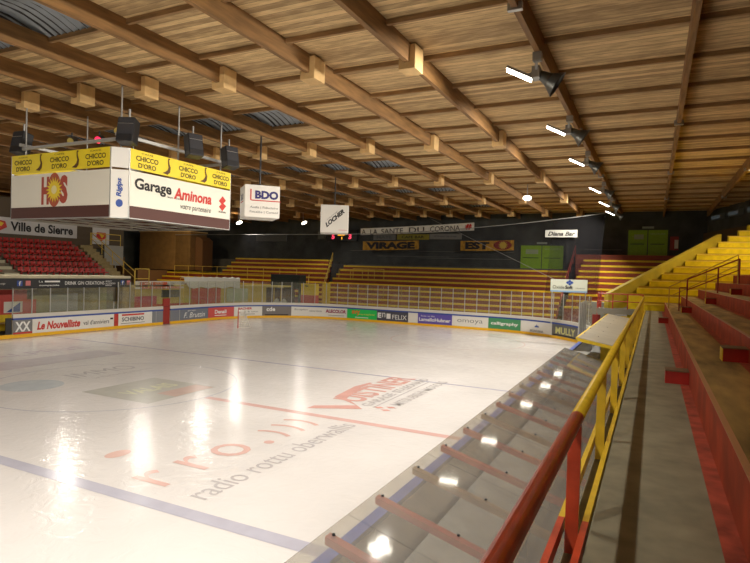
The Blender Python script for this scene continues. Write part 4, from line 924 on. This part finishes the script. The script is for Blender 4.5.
# sloping parapet along the steps
pp = [(16.15, 17.6, 3.75), (21.9, 25.0, 7.45)]
mb = MB(); a, b = Vector(pp[0]), Vector(pp[1]); n = Vector((b.y - a.y, -(b.x - a.x), 0)).normalized() * .14
mb.add([a - n, a + n, b + n, b - n, Vector((a.x, a.y, 2.6)) - n, Vector((a.x, a.y, 2.6)) + n, Vector((b.x, b.y, 5.6)) + n, Vector((b.x, b.y, 5.6)) - n],
       [(0, 1, 2, 3), (4, 7, 6, 5), (0, 4, 5, 1), (1, 5, 6, 2), (2, 6, 7, 3), (3, 7, 4, 0)])
tag(mb.build('sloping_parapet', mat('parapet_yellow', (.52, .42, .04), .6, noise=.12, nscale=1.5), bevel=.03), 'broad yellow parapet climbing beside the yellow steps', 'parapet')
struct(MB().poly([(16.2, 17.65, 0), (21.9, 25.0, 0), (21.9, 27.6, 0), (16.2, 27.6, 0)], (0, 0, 2.2)), 'corner_base', DCONC)
# landing with red railing
struct(MB().box(14.2, 17.95, 26.5, 27.5, 0, 2.9).box(15.75, 17.95, 17.1, 18.2, 2.7, 2.98), 'landing', mat('landing_grey', (.25, .24, .2), .8))
guard([(17.95, 17.1, 2.98), (15.8, 17.1, 2.98)], 0, .78, mat('rail_red', (.45, .05, .03), .4), 'low red railing on the landing in front of the yellow steps', post=.72)
guard([(15.2, 24, 2.2), (15.9, 17.6, 2.98)], 0, .9, mat('rail_red', (.45, .05, .03), .4), 'red railing leading back from the landing', post=1.6)
t = thing('landing_support', 'red and yellow support frame below the landing', 'support', (16.6, 17.4, 0)); MB().box(16.9, 17.6, 17.15, 17.3, 0, 2.6).build('yellow_panel', YEL, t); MB().box(15.5, 15.9, 17.5, 17.65, 1.9, 2.6).build('red_panel', mat('support_red', (.25, .02, .015), .5), t)
# stair handrails between red and yellow terraces
RH = mat('handrail_dark_red', (.30, .03, .02), .4); YH = mat('handrail_gold', (.5, .3, .04), .45)
t = thing('stair_handrail', 'dark red handrail climbing at the edge of the yellow steps', 'handrail', (19.5, 9.2, 3.6))
a, b = Vector((19.55, 9.3, 4.62)), Vector((21.2, 9.3, 5.42)); e = Vector((0, 0, .40))
MB().path([a, b], .025).build('top_rail', RH, t); MB().path([a - e, b - e], .02).build('mid_rail', RH, t)
for p, zb in ((a, 3.42), (a.lerp(b, .6), 3.78), (b, 4.5)): MB().tube(p, (p.x, p.y, zb + .0), .028).build('post', RH, t)
MB().path([a - e * .8, a - e * .8 - Vector((.25, 0, .0)), (a.x - .25, a.y, 3.42)], .02).build('end_hoop', RH, t)
t = thing('stair_handrail', 'thin golden handrail climbing behind the dark red one', 'handrail', (19.0, 10.4, 3.4))
a, b = Vector((18.98, 10.6, 4.3)), Vector((21.3, 10.6, 5.62))
MB().path([a, b], .018).build('top_rail', YH, t); MB().path([a - e, b - e], .015).build('mid_rail', YH, t)
for p, zb in ((a, 3.42), (a.lerp(b, .55), 3.78), (b, 4.5)): MB().tube(p, (p.x, p.y, zb), .02).build('post', YH, t)

# front railing
RXl, RZ = 17.98, 3.66
def rail_section(y0, y1, m, posts, lab):
    t = thing('front_railing', lab, 'railing', (RXl, (y0 + y1) / 2, 2.7), 'railing along the walkway')
    MB().tube((RXl, y0, RZ), (RXl, y1, RZ), .043, 16).build('top_rail', m, t, smooth=True)
    for sx in (-.075, .075): MB().box(RXl + sx - .02 , RXl + sx + .02, y0, y1, 2.9, 2.99).build('lower_bar', m, t)
    for y in posts: MB().box(RXl - .04, RXl + .04, y - .018, y + .018, 2.8, RZ - .03).build('post', m, t); 
    return t
RAILR = mat('rail_orange_red', (.50, .06, .02), .32, noise=.25, nscale=6); RAILY = mat('rail_yellow', (.70, .47, .025), .36, noise=.15, nscale=6)
rail_section(-30, -11.2, RAILR, [-28 + 2.12 * k for k in range(7)] + [-13.35, -11.28], 'orange red part of the front railing, nearest the viewer')
rail_section(-11.2, 17.0, RAILY, [-9.15 + 2.13 * k for k in range(13)], 'long worn yellow part of the front railing along the walkway')

# east corner wall with window band
mb = MB().add([(22.6, WY1, 0), (28.5, 22, 0), (28.5, 22, 11.1), (22.6, WY1, 11.1)], [(0, 1, 2, 3)])
struct(MB().poly([(22.6, WY1, 6.8), (28.5, 24, 6.8), (28.5, 24, 10.9), (22.6, WY1, 10.9)], (.2, .05, 0)), 'wall_northeast', WALL)
mb = MB()
for k in range(6):
    f0 = .05 + k * .16; p = Vector((22.6, WY1, 0)).lerp(Vector((28.5, 24, 0)), f0); q = Vector((22.6, WY1, 0)).lerp(Vector((28.5, 24, 0)), f0 + .13)
    w = MB().poly([(p.x - .06, p.y, 9.9), (q.x - .06, q.y, 9.9), (q.x - .06, q.y, 10.4), (p.x - .06, p.y, 10.4)], (-.02, 0, 0)).build('window_%d' % (k + 1), mat('window_frame', (.08, .09, .09), .4)); w['kind'] = 'structure'
    MB().poly([(p.x - .09, p.y - .2, 10.0), (q.x - .09, q.y + .2, 10.0), (q.x - .09, q.y + .2, 10.3), (p.x - .09, p.y - .2, 10.3)], (-.01, 0, 0)).build('pane', mat('window_glass', (.1, .12, .13), .15, emit=(.5, .6, .65), estr=.05), w)
struct(MB().poly([(22.3, WY1, 7.6), (28.2, 24, 7.6), (28.2, 24, 8.9), (22.3, WY1, 8.9)], (.05, 0, 0)), 'wall_panelling', mat('panelling', (.10, .06, .025), .7))

# fill for the hall: added batten-shaped lamps that brighten the stands and far corner
for (x, y, e) in [(23, -18, 40), (24, 10, 130), (23.5, 20, 300), (-33, 33, 420), (-30, 14, 200), (-22, 34, 260)]:
    t = thing('fill_lamp', 'added fill lamp over the stepped stands' if x > 0 else 'added fill lamp hidden behind the hanging scoreboard', 'lamp', (x, y, 10.9), 'added fill lamps over the stands')
    MB().box(x - .6, x + .6, y - .08, y + .08, 10.8, 10.9).build('housing', GREY, t)
    area('lamp_light', (x, y, 10.75), (x - .5, y + 1, 0), 1.2, e, t, color=(1, .8, .5), sy=.12)

# ------------------------------------------------------------------ world, camera
w = bpy.data.worlds.new('World'); S.world = w; w.use_nodes = True
w.node_tree.nodes['Background'].inputs[0].default_value = (.5, .45, .35, 1); w.node_tree.nodes['Background'].inputs[1].default_value = .02
f, yaw, pitch, roll = 565.8743, 0.4571, -0.0182, 0.0297
F = Vector((-math.sin(yaw) * math.cos(pitch), math.cos(yaw) * math.cos(pitch), math.sin(pitch)))
R = F.cross(Vector((0, 0, 1))).normalized(); U = R.cross(F)
R2 = R * math.cos(roll) + U * math.sin(roll); U2 = -R * math.sin(roll) + U * math.cos(roll)
cam = bpy.data.cameras.new('camera'); co = bpy.data.objects.new('camera', cam); COL.objects.link(co)
cam.sensor_fit = 'HORIZONTAL'; cam.sensor_width = 36; cam.lens = f / 750 * 36; cam.clip_start = .05; cam.clip_end = 300
co.matrix_world = Matrix(((R2.x, U2.x, -F.x, 18.3982), (R2.y, U2.y, -F.y, -15.1087), (R2.z, U2.z, -F.z, 4.5789), (0, 0, 0, 1)))
S.camera = co
S.view_settings.view_transform = 'Standard'; S.view_settings.look = 'None'; S.view_settings.gamma = 1; S.view_settings.use_curve_mapping = False
S.view_settings.exposure = -0.05
S.cycles.use_denoising = True
S.cycles.max_bounces = 8; S.cycles.diffuse_bounces = 4; S.cycles.glossy_bounces = 3; S.cycles.transparent_max_bounces = 24; S.cycles.sample_clamp_indirect = 4
